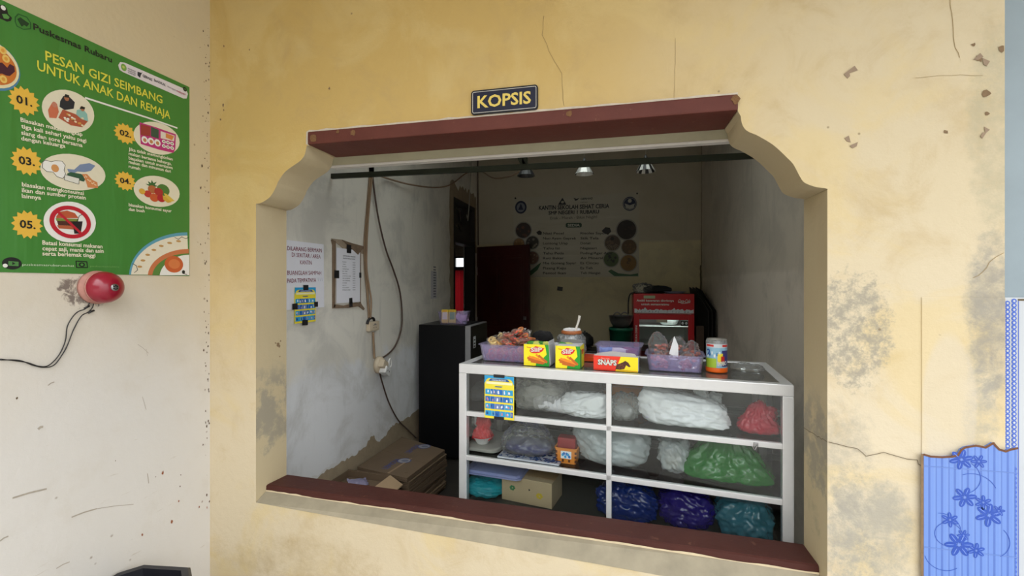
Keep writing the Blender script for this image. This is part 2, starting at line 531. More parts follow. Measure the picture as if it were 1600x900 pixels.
ogee_l, ogee_r = spline(ogee_l), spline(ogee_r)
ogee_l[-1] = (JL, ogee_l[-1][1]); ogee_r[-1] = (JR, ogee_r[-1][1])
hole = [(LX0, LT), (LX0, LB)] + ogee_l[0:] + [(JL, SILL_L), (JR, SILL_R)] + ogee_r[::-1] + [(LX1, LB), (LX1, LT)]
def clean(p):
    o = []
    for q in p:
        if not o or (Vector(q) - Vector(o[-1])).length > 0.004: o.append(q)
    return o
hole = clean(hole)
X_END = 1.109
outer = [(LEFT, 0), (X_END, 0), (X_END, CEIL + 0.1), (LEFT, CEIL + 0.1)]
bm = bmesh.new()
lo = [bm.verts.new((x, FRONT, z)) for x, z in outer]; lh = [bm.verts.new((x, FRONT, z)) for x, z in hole]
ed = [bm.edges.new((l[i], l[(i + 1) % len(l)])) for l in (lo, lh) for i in range(len(l))]
bmesh.ops.triangle_fill(bm, use_beauty=True, use_dissolve=False, edges=ed)
bm.verts.index_update()
vs = [v.co.copy() for v in bm.verts]; fs = [[v.index for v in f.verts] for f in bm.faces]
bm.free()
w = MB()
def facing(f, d):
    a, b, c = (Vector(vs[i]) for i in f[:3])
    return f if (b - a).cross(c - a).dot(d) > 0 else f[::-1]
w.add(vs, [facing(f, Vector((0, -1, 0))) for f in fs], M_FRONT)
w.add([(v[0], BACKFACE, v[2]) for v in vs], [facing(f, Vector((0, -1, 0)))[::-1] for f in fs], M_IN_RIGHT)
n = len(hole)
w.add([(x, FRONT, z) for x, z in hole] + [(x, BACKFACE, z) for x, z in hole], [(i, (i + 1) % n, n + (i + 1) % n, n + i) for i in range(n)], M_REVEAL)
n = 4
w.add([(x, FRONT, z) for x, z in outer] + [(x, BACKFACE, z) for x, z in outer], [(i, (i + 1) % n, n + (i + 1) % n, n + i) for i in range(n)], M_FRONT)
# raised pilaster strip at the right end and a thin line of white filler above the lintel
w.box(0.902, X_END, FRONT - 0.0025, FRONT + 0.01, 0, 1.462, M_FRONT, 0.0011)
M_FILL = mat('white_filler', (0.56, 0.50, 0.41), 0.8, var=0.3, scale=50)
top = [(LX0 + (LX1 - LX0) * i / 40, LT + 0.005 + random.Random(i).uniform(0, 0.006)) for i in range(41)]
w.poly([(LX0, LT - 0.002)] + top + [(LX1, LT - 0.002)], M_FILL, 0.0012, M_FP)
w.poly([(LX0 - 0.014, LB + 0.006), (LX0, LB), (LX0, LT + 0.009), (LX0 - 0.012, LT + 0.002)], M_FILL, 0.0012, M_FP)
# cracks
def crack(pix, th, seed, amp=0.004, m=M_CRACK, wo=0.0012):
    p = [fp(*q) for q in pix]; out = []
    for i in range(len(p) - 1):
        k = max(2, int((Vector(p[i + 1]) - Vector(p[i])).length / 0.02))
        out += jag(p[i], p[i + 1], k, amp, seed + i)
    w.line(out, th, m, wo, M_FP)
crack([(850, 25), (847, 55), (862, 88), (878, 115), (881, 165)], 0.0014, 1, 0.002, M_HAIR)
crack([(1055, 60), (1054, 110), (1053, 155)], 0.001, 5, 0.002, M_HAIR)
crack([(1294, 690), (1338, 700), (1352, 712), (1380, 706), (1400, 712), (1432, 718), (1440, 728)], 0.0019, 9, 0.006, wo=0.0038)
crack([(1484, 0), (1489, 45), (1492, 75), (1499, 90)], 0.0016, 13, 0.002, M_HAIR)
crack([(1430, 122), (1500, 117), (1535, 118)], 0.0008, 17, 0.002, M_HAIR)
crack([(1568, 395), (1545, 410), (1535, 425), (1520, 434)], 0.0014, 21, 0.003, M_HAIR)
# splinters of missing paint
M_CHIP = mat('missing_paint', (0.20, 0.13, 0.07), 0.9, var=0.4, scale=60)
rnd = random.Random(4)
for (X, Y, s) in [(1530, 92, .010), (1541, 147, .011), (1542, 178, .006), (1565, 76, .010), (350, 72, .004), (349, 165, .006), (345, 187, .006), (350, 172, .004), (515, 138, .005), (390, 78, .003), (1520, 70, .005), (1478, 206, .006), (1552, 705, .010)]:
    u, v = fp(X, Y)
    w.poly([(u + s * rnd.uniform(.5, 1.2) * math.cos(a), v + 1.3 * s * rnd.uniform(.4, 1.2) * math.sin(a)) for a in [k * .785 for k in range(8)]], M_CHIP, 0.0012 if Y < 460 or X < 1400 else 0.0038, M_FP)
# the crack and the chips carry on round the corner into the hatch reveals
M_JR = Matrix.Translation((JR - .0012, 0, 0)) @ Matrix.Rotation(R(90), 4, 'Z') @ Matrix.Rotation(R(90), 4, 'X')
M_JL = Matrix.Translation((JL + .0012, 0, 0)) @ Matrix.Rotation(R(90), 4, 'Z') @ Matrix.Rotation(R(90), 4, 'X')
def jp(X, Y, x): q = at_x(X, Y, x); return (min(max(q.y, FRONT), BACKFACE), q.z)
w.line(jag(jp(1256, 668, JR), jp(1275, 680, JR), 6, .003, 61) + jag(jp(1275, 680, JR), jp(1294, 691, JR), 6, .003, 62), .0019, M_CRACK, 0, M_JR)
for (X, Y, r_) in [(434, 538, .011), (436, 541, .007), (437, 557, .004), (438, 533, .005), (430, 536, .005)]:
    u, v = jp(X, Y, JL)
    w.poly([(u + r_ * rnd.uniform(.5, 1.2) * math.cos(a), v + r_ * rnd.uniform(.4, 1.2) * math.sin(a)) for a in [k * .785 for k in range(8)]], M_CHIP, 0, M_JL)
struct(w.build('wall_front'))

# red ledge and its sloping plaster footing
def loft(a, b, m, mb):
    n = len(a)
    mb.add(list(a) + list(b), [(i, (i + 1) % n, n + (i + 1) % n, n + i) for i in range(n)] + [tuple(range(n))[::-1], tuple(range(n, 2 * n))], m)
def make_red(name, k=1.0):
    t = NT(name)
    c = t.mix(t.noise(9, 6, 0.65), tuple(k * q for q in (0.075, 0.018, 0.013)), tuple(k * q for q in (0.135, 0.036, 0.025)))
    c = t.mix(t.step(t.noise(26, 6, 0.75), 0.62, 0.72, 0, 0.7), c, (0.20, 0.095, 0.06))
    mp = t.n('ShaderNodeMapping', Vector=t.co(), Scale=(1.2, 3, 3))
    c = t.mix(t.step(t.noise(11, 6, 0.8, 0.4, mp.outputs[0]), 0.70, 0.74, 0, 0.8), c, (0.36, 0.24, 0.15))
    t.set(t.p.inputs['Base Color'], c)
    t.p.inputs['Roughness'].default_value = 0.6
    t.p.inputs['Specular IOR Level'].default_value = 0.3
    t.bump(t.noise(24, 6, 0.7), 0.35, 0.006)
    return t.m
M_RED = make_red('worn_oxide_red_paint')
M_LEDGE = make_red('dark_oxide_red_ledge_paint', 0.55)
M_SILL = mat('dirty_plaster_lip', (0.27, 0.235, 0.165), 0.75, var=0.45, scale=9, bump=0.3)
s = MB()
A, B = JL + 0.001, JR - 0.001
loft([(A, FRONT - 0.002, SILL_L), (A, 1.66, 0.607), (A, BACKFACE, 0.607), (A, BACKFACE, SILL_L)],
     [(B, FRONT - 0.002, SILL_R), (B, 1.66, 0.556), (B, BACKFACE, 0.556), (B, BACKFACE, SILL_R)], M_SILL, s)
M_LIPEDGE = mat('crumbling_cream_edge', (0.58, 0.48, 0.32), 0.8, var=.25, scale=30)
# crumbling bright edge below the red paint
edge = []
for i in range(71):
    f = i / 70; rr = random.Random(i * 7)
    edge.append(Vector((A + (B - A) * f, 1.6545, 0.607 + (0.556 - 0.607) * f)))
for i in range(70):
    rr = random.Random(i * 3)
    h0, h1 = [.003 + .006 * noise.noise(Vector((q * .17, 3.1, 0))) + .003 * noise.noise(Vector((q * .9, 7.7, 0))) for q in (i, i + 1)]
    a, b = edge[i], edge[i + 1]
    s.add([a + Vector((0, -.001, -.004)), b + Vector((0, -.001, -.004)), b + Vector((0, -.001, h1)), a + Vector((0, -.001, h0))], [(0, 1, 2, 3)], M_LIPEDGE)
struct(s.build('trim_1'))
s = MB()
loft([(A, 1.655, 0.607), (A, 1.657, 0.627), (A, 1.664, 0.630), (A, BACKFACE + 0.004, 0.6225), (A, BACKFACE + 0.004, 0.607)],
     [(B, 1.655, 0.556), (B, 1.657, 0.576), (B, 1.664, 0.579), (B, BACKFACE + 0.004, 0.578), (B, BACKFACE + 0.004, 0.556)], M_LEDGE, s)
struct(s.build('trim_2'))
# red lintel and the cream batten behind it
s = MB()
s.box(LX0 + .001, LX1 - .001, FRONT - 0.012, BACKFACE + 0.002, LB, LT - 0.001, M_RED, 0.006)
M_TERM = mat('termite_mud', (0.17, 0.085, 0.035), 0.95, var=0.35, scale=60, bump=0.8)
rnd = random.Random(8)
for (X, Y, r) in [(490, 216, .020), (552, 208, .013), (528, 206, .008), (1150, 155, .016), (1158, 175, .010), (890, 177, .012)]:
    p = at_y(X, Y, FRONT - 0.012)
    s.poly([(p.x + r * rnd.uniform(.6, 1.1) * math.cos(a), min(LT - .003, max(LB + .003, p.z + r * rnd.uniform(.6, 1.2) * math.sin(a)))) for a in [k * .628 for k in range(10)]], M_TERM, 0.0135, M_FP)
struct(s.build('trim_3'))
s = MB()
M_BATTEN = mat('cream_batten_paint', (0.37, 0.345, 0.235), 0.6, var=0.25, scale=8, bump=0.2)
s.box(LX0 - .03, LX1 + .03, BACKFACE + .003, BACKFACE + 0.03, 2.033, 2.085, M_BATTEN, 0.004)
s.box(LX0 - .03, LX1 + .03, BACKFACE + .001, BACKFACE + 0.036, 2.026, 2.036, mat('grey_batten_edge', (0.55, 0.52, 0.48), 0.6), 0.002)
struct(s.build('trim_4'))

# ------------------------------------------------------------------ left wall outside, recess with tiles, ground, porch roof
M_LP = Matrix.Translation((LEFT, 0, 0)) @ Matrix.Rotation(R(90), 4, 'Z') @ Matrix.Rotation(R(90), 4, 'X')   # u = y, v = z
s = MB(); s.box(LEFT - .15, LEFT, -1.6, BACKFACE - .02, 0, CEIL + .1, M_LEFT)
rnd = random.Random(77)
M_SPOT = mat('dark_wall_speck', (0.09, 0.055, 0.03), 0.9, var=.4, scale=60)
for i in range(90):                                        # flaking along the corner with the front wall
    y, z, r_ = 1.597 - abs(rnd.gauss(0, .018)), rnd.uniform(.55, 2.62), rnd.uniform(.0012, .0045)
    s.poly([(y + r_ * rnd.uniform(.4, 1) * math.cos(a), z + 1.7 * r_ * rnd.uniform(.4, 1.2) * math.sin(a)) for a in [k * 1.05 for k in range(6)]], M_SPOT, .001 + i * 1e-6, M_LP)
M_SCUFF = mat('grey_scuff', (0.36, 0.32, 0.26), 0.8, var=.3, scale=60)
def slp(X, Y):
    p = at_x(X, Y, LEFT); return (p.y, p.z)
for X0, Y0, X1, Y1, th in [(112, 808, 150, 795, .004), (20, 778, 72, 764, .005), (150, 795, 208, 788, .0018), (60, 670, 66, 667, .007), (75, 602, 84, 597, .003), (230, 740, 232, 755, .003), (0, 845, 12, 838, .004), (88, 888, 108, 878, .003), (222, 620, 228, 640, .0015), (215, 538, 232, 552, .0015), (228, 545, 230, 556, .0012)]:
    s.line([slp(X0, Y0), slp((X0 + X1) / 2, (Y0 + Y1) / 2 - 1), slp(X1, Y1)], th, M_SCUFF, .001, M_LP)
for X, Y, r_ in [(268, 815, .006), (222, 835, .005), (279, 783, .004), (311, 792, .005), (323, 793, .004), (254, 739, .006), (281, 760, .003), (243, 745, .002), (180, 720, .002), (282, 742, .003), (26, 622, .003)]:
    y, z = slp(X, Y)
    s.poly([(y + r_ * rnd.uniform(.4, 1) * math.cos(a), z + 1.5 * r_ * rnd.uniform(.4, 1.2) * math.sin(a)) for a in [k * 1.05 for k in range(6)]], mat('rusty_speck', (0.25, 0.09, 0.04), .9) if r_ > .0035 else M_SPOT, .0012, M_LP)
struct(s.build('wall_left'))
s = MB()
M_BLUEGREY = mat('blue_grey_paint', (0.25, 0.31, 0.345), 0.55, var=0.18, scale=4, bump=0.15)
s.box(X_END, 3.2, FRONT + .05, BACKFACE, 1.462, CEIL + .1, M_BLUEGREY)
M_WTILE = mat('white_glazed_tile', (0.50, 0.53, 0.56), 0.15, var=0.03, scale=3)
s.box(X_END, 3.2, FRONT + .045, BACKFACE, 0, 1.462, M_WTILE, 0.001)
MT = Matrix.Translation((0, FRONT + .045, 0)) @ Matrix.Rotation(R(90), 4, 'X')
BL1, BL2 = ink('#4a68c0', 0.2), ink('#9aa8d8', 0.2)
cx = at_y(1579, 600, FRONT + .045).x
for i in range(66):
    z = 0.60 + i * 0.013
    s.ell(cx - .008, z, .007, .0075, BL1, .0008, 8, M=MT); s.ell(cx + .008, z + .0065, .007, .0075, BL1, .0008, 8, M=MT)
    s.ell(cx - .008, z, .003, .0035, M_WTILE, .0014, 8, M=MT); s.ell(cx + .008, z + .0065, .003, .0035, M_WTILE, .0014, 8, M=MT)
s.line([(cx + .019, .5), (cx + .019, 1.455)], .002, BL1, .0008, MT)
s.line([(cx + .019, 1.455), (cx + .4, 1.455)], .006, M_CRACK, .0008, MT)
for X, Y in [(1571, 483), (1571, 505), (1569, 546), (1569, 570), (1569, 610), (1568, 634), (1567, 672)]:
    p = at_y(X, Y, FRONT + .045)
    s.line([(p.x - .005, p.z - .011), (p.x + .008, p.z - .011), (p.x + .008, p.z + .011), (p.x - .005, p.z + .011)], .0012, BL2 if Y in (505, 570, 634) else BL1, .0008, MT)
for z in (0.95, 1.2):
    s.line([(X_END, z), (3.2, z)], .002, ink('#b8bcc4'), .0006, MT)
struct(s.build('wall_right'))

INK_GAIN[0] = 0.76
# blue glazed tiles on the pilaster
def make_blue_tile():
    t = NT('blue_striped_tile')
    x = t.xyz(0)
    def stripe(period, width, ofs):
        f = t.math('FRACT', t.math('DIVIDE', t.math('ADD', x, ofs), period))
        return t.step(t.math('ABSOLUTE', t.math('SUBTRACT', f, 0.5)), width - .03, width + .03, 1.0, 0.0)
    a = stripe(0.0160, 0.17, 0.004); b = stripe(0.032, 0.07, 0.014)
    c = t.mix(t.math('MULTIPLY', a, 0.85), (0.135, 0.245, 0.60), (0.070, 0.140, 0.45))
    c = t.mix(t.math('MULTIPLY', b, 0.8), c, (0.16, 0.275, 0.62))
    t.set(t.p.inputs['Base Color'], c)
    t.p.inputs['Roughness'].default_value = 0.18
    t.p.inputs['Coat Weight'].default_value = 0.3
    return t.m
M_BTILE = make_blue_tile()
TX0, TX1 = 0.902, 1.131
YT = FRONT - 0.0025
s = MB()
prof = [fp(*q) for q in [(1441, 708), (1450, 711), (1468, 712), (1484, 711), (1492, 709), (1497, 701), (1503, 697), (1520, 694), (1535, 697), (1547, 690), (1550, 694), (1556, 700), (1566, 703), (1574, 700), (1584, 698)]]
prof[0] = (TX0, prof[0][1]); prof[-1] = (TX1, prof[-1][1])
s.prism([(x, YT, z) for x, z in prof] + [(TX1, YT, 0.02), (TX0, YT, 0.02)], (0, -0.009, 0), M_BTILE)
MTT = Matrix.Translation((0, YT - 0.009, 0)) @ Matrix.Rotation(R(90), 4, 'X')
# broken brown edge, serrated right side, joints, printed blossoms
s.line([(x, z) for x, z in prof], .006, mat('broken_tile_body', (0.14, 0.06, 0.03), 0.9, var=.4, scale=80), .0008, MTT)
s.line([(TX0 - .004, .02), (TX0 - .004, prof[0][1])], .007, M_CHIP, .0003, MTT)
for i in range(70):
    z = 0.03 + i * .0135
    s.poly([(TX1 - .006, z), (TX1 - .0005, z + .0067), (TX1 - .006, z + .0135)], BL1, .0006, MTT)
def mp(X, Y):
    p = at_y(X, Y, YT - .009); return (p.x, p.z)
for y in (733, 862):
    s.line([(TX0, mp(1510, y)[1]), (TX1, mp(1510, y)[1])], .0022, ink('#6f8fd8'), .0006, MTT)
PET, PETL = ink('#3058bf', .2), ink('#7797ea', .2)
def blossom(X, Y, r, seed, m=PET):
    u, v = mp(X, Y)
    for k in range(6):
        a = seed + k * math.pi / 3
        s.ell(u + r * .58 * math.cos(a), v + r * .58 * math.sin(a), r * .45, r * .24, m, .0008, 12, a, MTT)
        s.ell(u + r * .62 * math.cos(a), v + r * .62 * math.sin(a), r * .30, r * .035, PETL, .0012, 8, a, MTT)
    s.ell(u, v, r * .12, r * .12, PETL, .0014, 8, M=MTT)
for X, Y, r, sd in [(1502, 718, .030, .3), (1529, 721, .020, .1), (1507, 777, .030, .2), (1536, 785, .021, .5), (1545, 805, .034, .4), (1560, 798, .016, .1), (1484, 812, .022, .6), (1498, 851, .036, .1), (1525, 860, .022, .4), (1505, 836, .016, .2)]:
    blossom(X, Y, r, sd)
for cxp, cyp, rr, a0, a1 in [(1500, 745, .05, -1.2, 1.0), (1520, 772, .06, .4, 2.0), (1482, 835, .035, .2, 4.6), (1470, 828, .05, .2, 1.7), (1545, 845, .05, -1.0, .8), (1475, 865, .05, 3.4, 5.4)]:
    u, v = mp(cxp, cyp)
    s.line([(u + rr * math.cos(a0 + (a1 - a0) * i / 16), v + rr * math.sin(a0 + (a1 - a0) * i / 16)) for i in range(17)], .0016, PET, .0007, MTT)
struct(s.build('trim_5'))
INK_GAIN[0] = 1.0

M_PAVE = mat('grey_concrete_paving', (0.30, 0.285, 0.26), 0.8, var=0.2, scale=3, bump=0.3)
s = MB(); s.box(-9, 9, -12, FRONT, -0.12, 0, M_PAVE)
struct(s.build('floor_porch'))
s = MB(); s.box(LEFT - .15, 3.2, 0.1, BACKFACE, 3.05, 3.13, mat('porch_board', (0.45, 0.40, 0.33), 0.7))
struct(s.build('ceiling_porch'))

s = MB(); s.box(-9, 9, -9.2, -9, 0, 3.6, mat('added_yard_wall_paint', (0.20, 0.19, 0.15), 0.85, var=.3, scale=1.5)); s.box(-9.3, 9.3, -10.5, -8.4, 3.6, 3.75, M_PAVE)  # unseen wall, added to darken what the case glass reflects
struct(s.build('wall_yard_added'))

# ------------------------------------------------------------------ the shop room
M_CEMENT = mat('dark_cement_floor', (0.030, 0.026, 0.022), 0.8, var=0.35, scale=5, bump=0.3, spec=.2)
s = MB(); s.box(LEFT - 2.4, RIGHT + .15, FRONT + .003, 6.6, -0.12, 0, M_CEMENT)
struct(s.build('floor'))
SKX0, SKX1, SKY0, SKY1 = -1.35, 0.55, 2.35, 3.28          # unseen roof opening with clear sheet, added to brighten the room
M_ROOF = mat('dark_roof_board', (0.10, 0.085, 0.065), 0.85)
s = MB()
for x0, x1, y0, y1 in [(LEFT - 2.4, SKX0, BACKFACE, 6.6), (SKX1, RIGHT + .15, BACKFACE, 6.6), (SKX0, SKX1, BACKFACE, SKY0), (SKX0, SKX1, SKY1, 6.6)]:
    s.box(x0, x1, y0, y1, CEIL, CEIL + .1, M_ROOF)
struct(s.build('ceiling'))
s = MB(); s.box(SKX0 - .03, SKX1 + .03, SKY0 - .03, SKY1 + .03, CEIL + .1, CEIL + .104, plastic('added_roof_sheet', '#e8eeea', .12, .3, 0, tint=(.92, .95, .93)))
struct(s.build('added_skylight'))
DY0, DY1, DTOP, TTOP = 4.60, 5.36, 1.97, 2.46        # doorway in the left wall, with a fanlight above
M_LP = Matrix.Translation((LEFT, 0, 0)) @ Matrix.Rotation(R(90), 4, 'Z') @ Matrix.Rotation(R(90), 4, 'X')   # u = y, v = z
def lp(X, Y, x=LEFT):
    p = at_x(X, Y, x); return (p.y, p.z)
s = MB()
for y0, y1, z0, z1 in [(BACKFACE - .02, DY0, 0, CEIL), (DY1, REAR + .15, 0, CEIL), (DY0, DY1, TTOP, CEIL)]:
    s.box(LEFT - .15, LEFT, y0, y1, z0, z1, M_IN_LEFT)
# bare render where the plaster has fallen off, at the foot of the wall and round the doorway
foot = [lp(*q) for q in [(447, 790), (482, 757), (500, 742), (510, 733), (524, 728), (536, 720), (547, 714), (556, 711), (562, 704), (572, 697), (578, 683), (585, 681), (590, 690), (600, 682), (607, 672), (613, 664), (622, 662), (630, 657), (640, 652), (652, 640)]]
foot = [(max(y, BACKFACE + .01), z) for y, z in foot]
foot = [q for i in range(len(foot) - 1) for q in jag(foot[i], foot[i + 1], 4, .012, 500 + i)[:-1]] + [foot[-1]]
s.poly(foot + [(4.4, foot[-1][1] - .02), (4.4, 0.01), (foot[0][0], 0.01)], M_RENDER, 0.0015, M_LP)
M_FLAKE = mat('lifted_white_paint', (0.68, 0.68, 0.66), 0.7, var=.1, scale=30)
for i in range(5, len(foot) - 6):
    (ya, za_), (yb, zb_) = foot[i], foot[i + 1]
    ha, hb = [max(0, .014 + .03 * noise.noise(Vector((q * .31, 2.2, 0)))) for q in (i, i + 1)]
    s.poly([(ya, za_), (yb, zb_), (yb, zb_ + hb), (ya, za_ + ha)], M_FLAKE, 0.003, M_LP)
left_edge = jag((DY0 - .10, 0.6), (DY0 - .12, 2.50), 22, .022, 3)
top_edge = jag((DY0 - .10, 2.60), (DY1 + .05, 2.62), 18, .055, 6)
s.poly(left_edge + top_edge + [(DY1 + .07, 1.9), (DY1, 1.9), (DY1, TTOP), (DY0, TTOP), (DY0, 0.6)], M_RENDER, 0.0015, M_LP)
# grey damp smears
M_DAMP = mat('grey_damp', (0.30, 0.31, 0.32), 0.85, var=.4, scale=40)
struct(s.build('wall_inner_left'))
s = MB(); s.box(LEFT - .15, RIGHT + .15, REAR, REAR + .15, 0, CEIL, M_IN_REAR)
MRP = Matrix.Translation((0, REAR, 0)) @ Matrix.Rotation(R(90), 4, 'X')
# dark seam where the rear and right walls part
sx = RIGHT - .004
for i, (y0, y1, wd) in enumerate([(225, 300, .003), (300, 360, .005), (360, 415, .008), (415, 452, .018)]):
    p0, p1 = at_y(1097, y0, REAR), at_y(1097, y1, REAR)
    s.line(jag((sx - wd / 2, p0.z), (sx - wd / 2, p1.z), 8, .003, 40 + i), wd, M_CRACK, .0015, MRP)
struct(s.build('wall_inner_rear'))
s = MB(); s.box(RIGHT, X_END, BACKFACE, REAR + .15, 0, CEIL, M_IN_RIGHT)
struct(s.build('wall_inner_right'))

# next room seen through the doorway: a dim passage with a small window
M_DIM = mat('dim_passage_plaster', (0.62, 0.56, 0.45), 0.85, var=.2)
WX0, WX1, WZ0, WZ1 = -2.245, -2.06, 1.05, 1.90
YB = 6.0
s = MB()
s.box(LEFT - 2.3, WX0, YB, YB + .12, 0, CEIL, M_DIM); s.box(WX1, LEFT - .02, YB, YB + .12, 0, CEIL, M_DIM)
s.box(WX0, WX1, YB, YB + .12, WZ1, CEIL, M_DIM); s.box(WX0, WX1, YB, YB + .12, 0, WZ0, M_DIM)
s.box(LEFT - 2.4, LEFT - 2.3, 3.0, YB + .12, 0, CEIL, M_DIM); s.box(LEFT - 2.4, LEFT - .151, 2.9, 3.0, 0, CEIL, M_DIM)
s.box(LEFT - .15, LEFT - .02, REAR + .151, YB + .12, 0, CEIL, M_DIM)
struct(s.build('wall_passage'))
s = MB()
M_BLACKW = mat('black_window_paint', (0.012, 0.011, 0.010), 0.5)
for x0, x1, z0, z1 in [(WX0, WX0 + .022, WZ0, WZ1), (WX1 - .016, WX1, WZ0, WZ1), (WX0, WX1, WZ1 - .02, WZ1), (WX0, WX1, WZ0, WZ0 + .03), (WX0, WX1, 1.70, 1.755)]:
    s.box(x0, x1, YB + .02, YB + .08, z0, z1, M_BLACKW)
win = struct(s.build('window_1'))
s = MB(); s.box(WX0 + .01, WX1 - .01, YB + .05, YB + .055, WZ0, WZ1, glass('window_glass'))
s.build('window_pane', win)
# garden seen in the little window: pale shrub beyond the glass
s = MB()
nn = 26
vsx, fsx = [], []
for i in range(nn):
    for j in range(6):
        x = WX0 - .08 + (WX1 - WX0 + .12) * i / (nn - 1)
        vsx.append((x, YB - .05 + .012 * math.sin(i * 1.25) + .004 * math.sin(j), 0.95 + j * .15))
for i in range(nn - 1):
    for j in range(5):
        a = i * 6 + j; fsx.append((a, a + 6, a + 7, a + 1))
M_CURT = NT('red_curtain_cloth')
M_CURT.p.inputs['Base Color'].default_value = (0.28, 0.007, 0.010, 1)
M_CURT.p.inputs['Roughness'].default_value = 0.8
trl = M_CURT.n('ShaderNodeBsdfTranslucent', Color=(0.30, 0.010, 0.014))
mxs = M_CURT.n('ShaderNodeMixShader'); M_CURT.set(mxs.inputs[0], 0.5); M_CURT.set(mxs.inputs[1], M_CURT.p.outputs[0]); M_CURT.set(mxs.inputs[2], trl.outputs[0])
M_CURT.set(M_CURT.out.inputs['Surface'], mxs.outputs[0])
s.add(vsx, fsx, M_CURT.m, True)
o = s.build('curtain'); tag(o, 'red curtain drawn across the lower half of the small window beyond the doorway', 'curtain')
rod = MB().tube([(WX0 - .09, YB - .05, 1.705), (WX1 + .06, YB - .05, 1.705)], .006, M_BLACKW, smooth_path=False)
rod.build('curtain_rod', o)

# door frame with fanlight, and the open red door
M_DOORRED = mat('dark_maroon_gloss', (0.055, 0.008, 0.007), 0.35, var=.35, scale=6, bump=.05)
M_FRAME = mat('black_brown_frame', (0.018, 0.012, 0.009), 0.6, var=.3)
s = MB()
for y0, y1, z0, z1 in [(DY0, DY0 + .05, 0, TTOP), (DY1 - .05, DY1, 0, TTOP), (DY0, DY1, TTOP - .05, TTOP), (DY0, DY1, DTOP, DTOP + .06)]:
    s.box(LEFT - .12, LEFT + .004, y0, y1, z0, z1, M_FRAME, .004)
fr = struct(s.build('door_1'))
# fanlight: carved black scroll boards
s = MB()
mfx = LEFT - .06
M_FX = Matrix.Translation((mfx, 0, 0)) @ Matrix.Rotation(R(90), 4, 'Z') @ Matrix.Rotation(R(90), 4, 'X')
def scroll(pts):
    s.prism([(mfx, y, z) for y, z in pts], (.02, 0, 0), M_FRAME)
y0, y1, z0, z1 = DY0 + .05, DY1 - .05, DTOP + .06, TTOP - .05
scroll([(y0 + .36, z0), (y1, z0), (y1, z1), (y0 + .36, z1)])
scroll([(y0, z0), (y0 + .38, z0), (y0 + .38, z0 + .06), (y0 + .22, z0 + .12), (y0, z0 + .16)])
cc = [(y0 + .14 + .13 * math.cos(a * .52), z0 + .24 + .10 * math.sin(a * .52)) for a in range(12)]
scroll(cc)
scroll([(y0 + .18, z0 + .22), (y0 + .36, z0 + .05), (y0 + .36, z0 + .14), (y0 + .24, z0 + .27)])
scroll([(y0, z1), (y0 + .37, z1), (y0 + .37, z1 - .03), (y0 + .2, z1 - .03), (y0, z1 - .06)])
for yy, zz in [(y0 + .07, z0 + .26), (y0 + .52, z0 + .30)]:
    s.ell(yy, zz, .028, .03, mat('pale_carving_stud', (.35, .33, .28), .7), .0215, 4, 0, M_FX)
s.build('fanlight', fr)
# leaf: hinged at the rear jamb, swung against the rear wall
hinge = Vector((LEFT + .03, DY1 - .01, 0))
tip = at_y(826.5, 480, 5.12)
dv = Vector((tip.x - hinge.x, tip.y - hinge.y))
LW = dv.length
leaf = struct(MB().box(0, LW, 0, .035, .01, DTOP, M_DOORRED, .003).build('door_2', None, hinge, (0, 0, math.atan2(dv.y, dv.x))))
s = MB()
for x0, x1 in [(.07, LW / 2 - .03), (LW / 2 + .03, LW - .07)]:
    for z0, z1 in [(.15, .85), (1.0, 1.85)]:
        s.box(x0, x1, -.006, .002, z0, z1, M_DOORRED, .004)
        s.box(x0 + .03, x1 - .03, -.011, -.004, z0 + .03, z1 - .03, M_DOORRED, .004)
s.build('door_panel', leaf)
s = MB().box(LW - .075, LW - .035, -.008, 0, 1.09, 1.13, mat('dull_steel', (.35, .35, .36), .35, 1), .002)
s.tube([(LW - .055, -.008, 1.11), (LW - .055, -.022, 1.11)], .009, MC['dull_steel'], 10, False)
s.build('door_handle', leaf)
s = MB()
for zz in (1.62, 1.0):
    s.box(-.004, .012, -.012, 0, zz, zz + .1, mat('pale_hinge', (.5, .45, .42), .5), .002)
s.build('hinge', leaf)

# ================================================================== THINGS ON THE OUTSIDE WALLS
INK_GAIN[0] = 0.76
# ---- hatch name sign
M_NAVY = mat('navy_enamel', '#0b0f2a', 0.35, var=.1, spec=.2)
M_SIGNBLK = mat('black_sign_rim', '#08080c', 0.4, spec=.25)
M_GOLD = mat('gold_lettering', '#d2b84a', 0.35, var=.06, scale=40)
a, b, c_, d_ = fp(737, 143), fp(841, 133.5), fp(841, 172), fp(737, 181)
x0, x1 = a[0], b[0]; zt = (a[1] + b[1]) / 2; zb = (c_[1] + d_[1]) / 2
SW, SH = x1 - x0, zt - zb
sign = thing('hatch_sign', 'navy sign with gold letters KOPSIS above the red lintel', 'sign', (x0, FRONT, zb), rot=FACE_CAM)
def rrect(w_, h_, r, ins=0.0, k=5):
    p = []
    for cx, cy, a0 in [(w_ - r, h_ - r, 0), (r, h_ - r, 90), (r, r, 180), (w_ - r, r, 270)]:
        for i in range(k + 1):
            t = R(a0 + 90 * i / k); rr = r - ins
            p.append((cx + rr * math.cos(t), cy + rr * math.sin(t)))
    return p
s = MB(); s.prism([(u, v, 0.0015) for u, v in rrect(SW, SH, .012)], (0, 0, .006), M_SIGNBLK); s.poly(rrect(SW, SH, .012, .009), M_NAVY, .0079)
s.build('sign_plate', sign)
s = MB()
o1, o2 = rrect(SW, SH, .012, .0055), rrect(SW, SH, .012, .0075)
s.add([(u, v, .0082) for u, v in o1 + o2], [(i, (i + 1) % len(o1), len(o1) + (i + 1) % len(o1), len(o1) + i) for i in range(len(o1))], mat('silver_line', '#b9b6b0', .4))
s.build('border_line', sign)
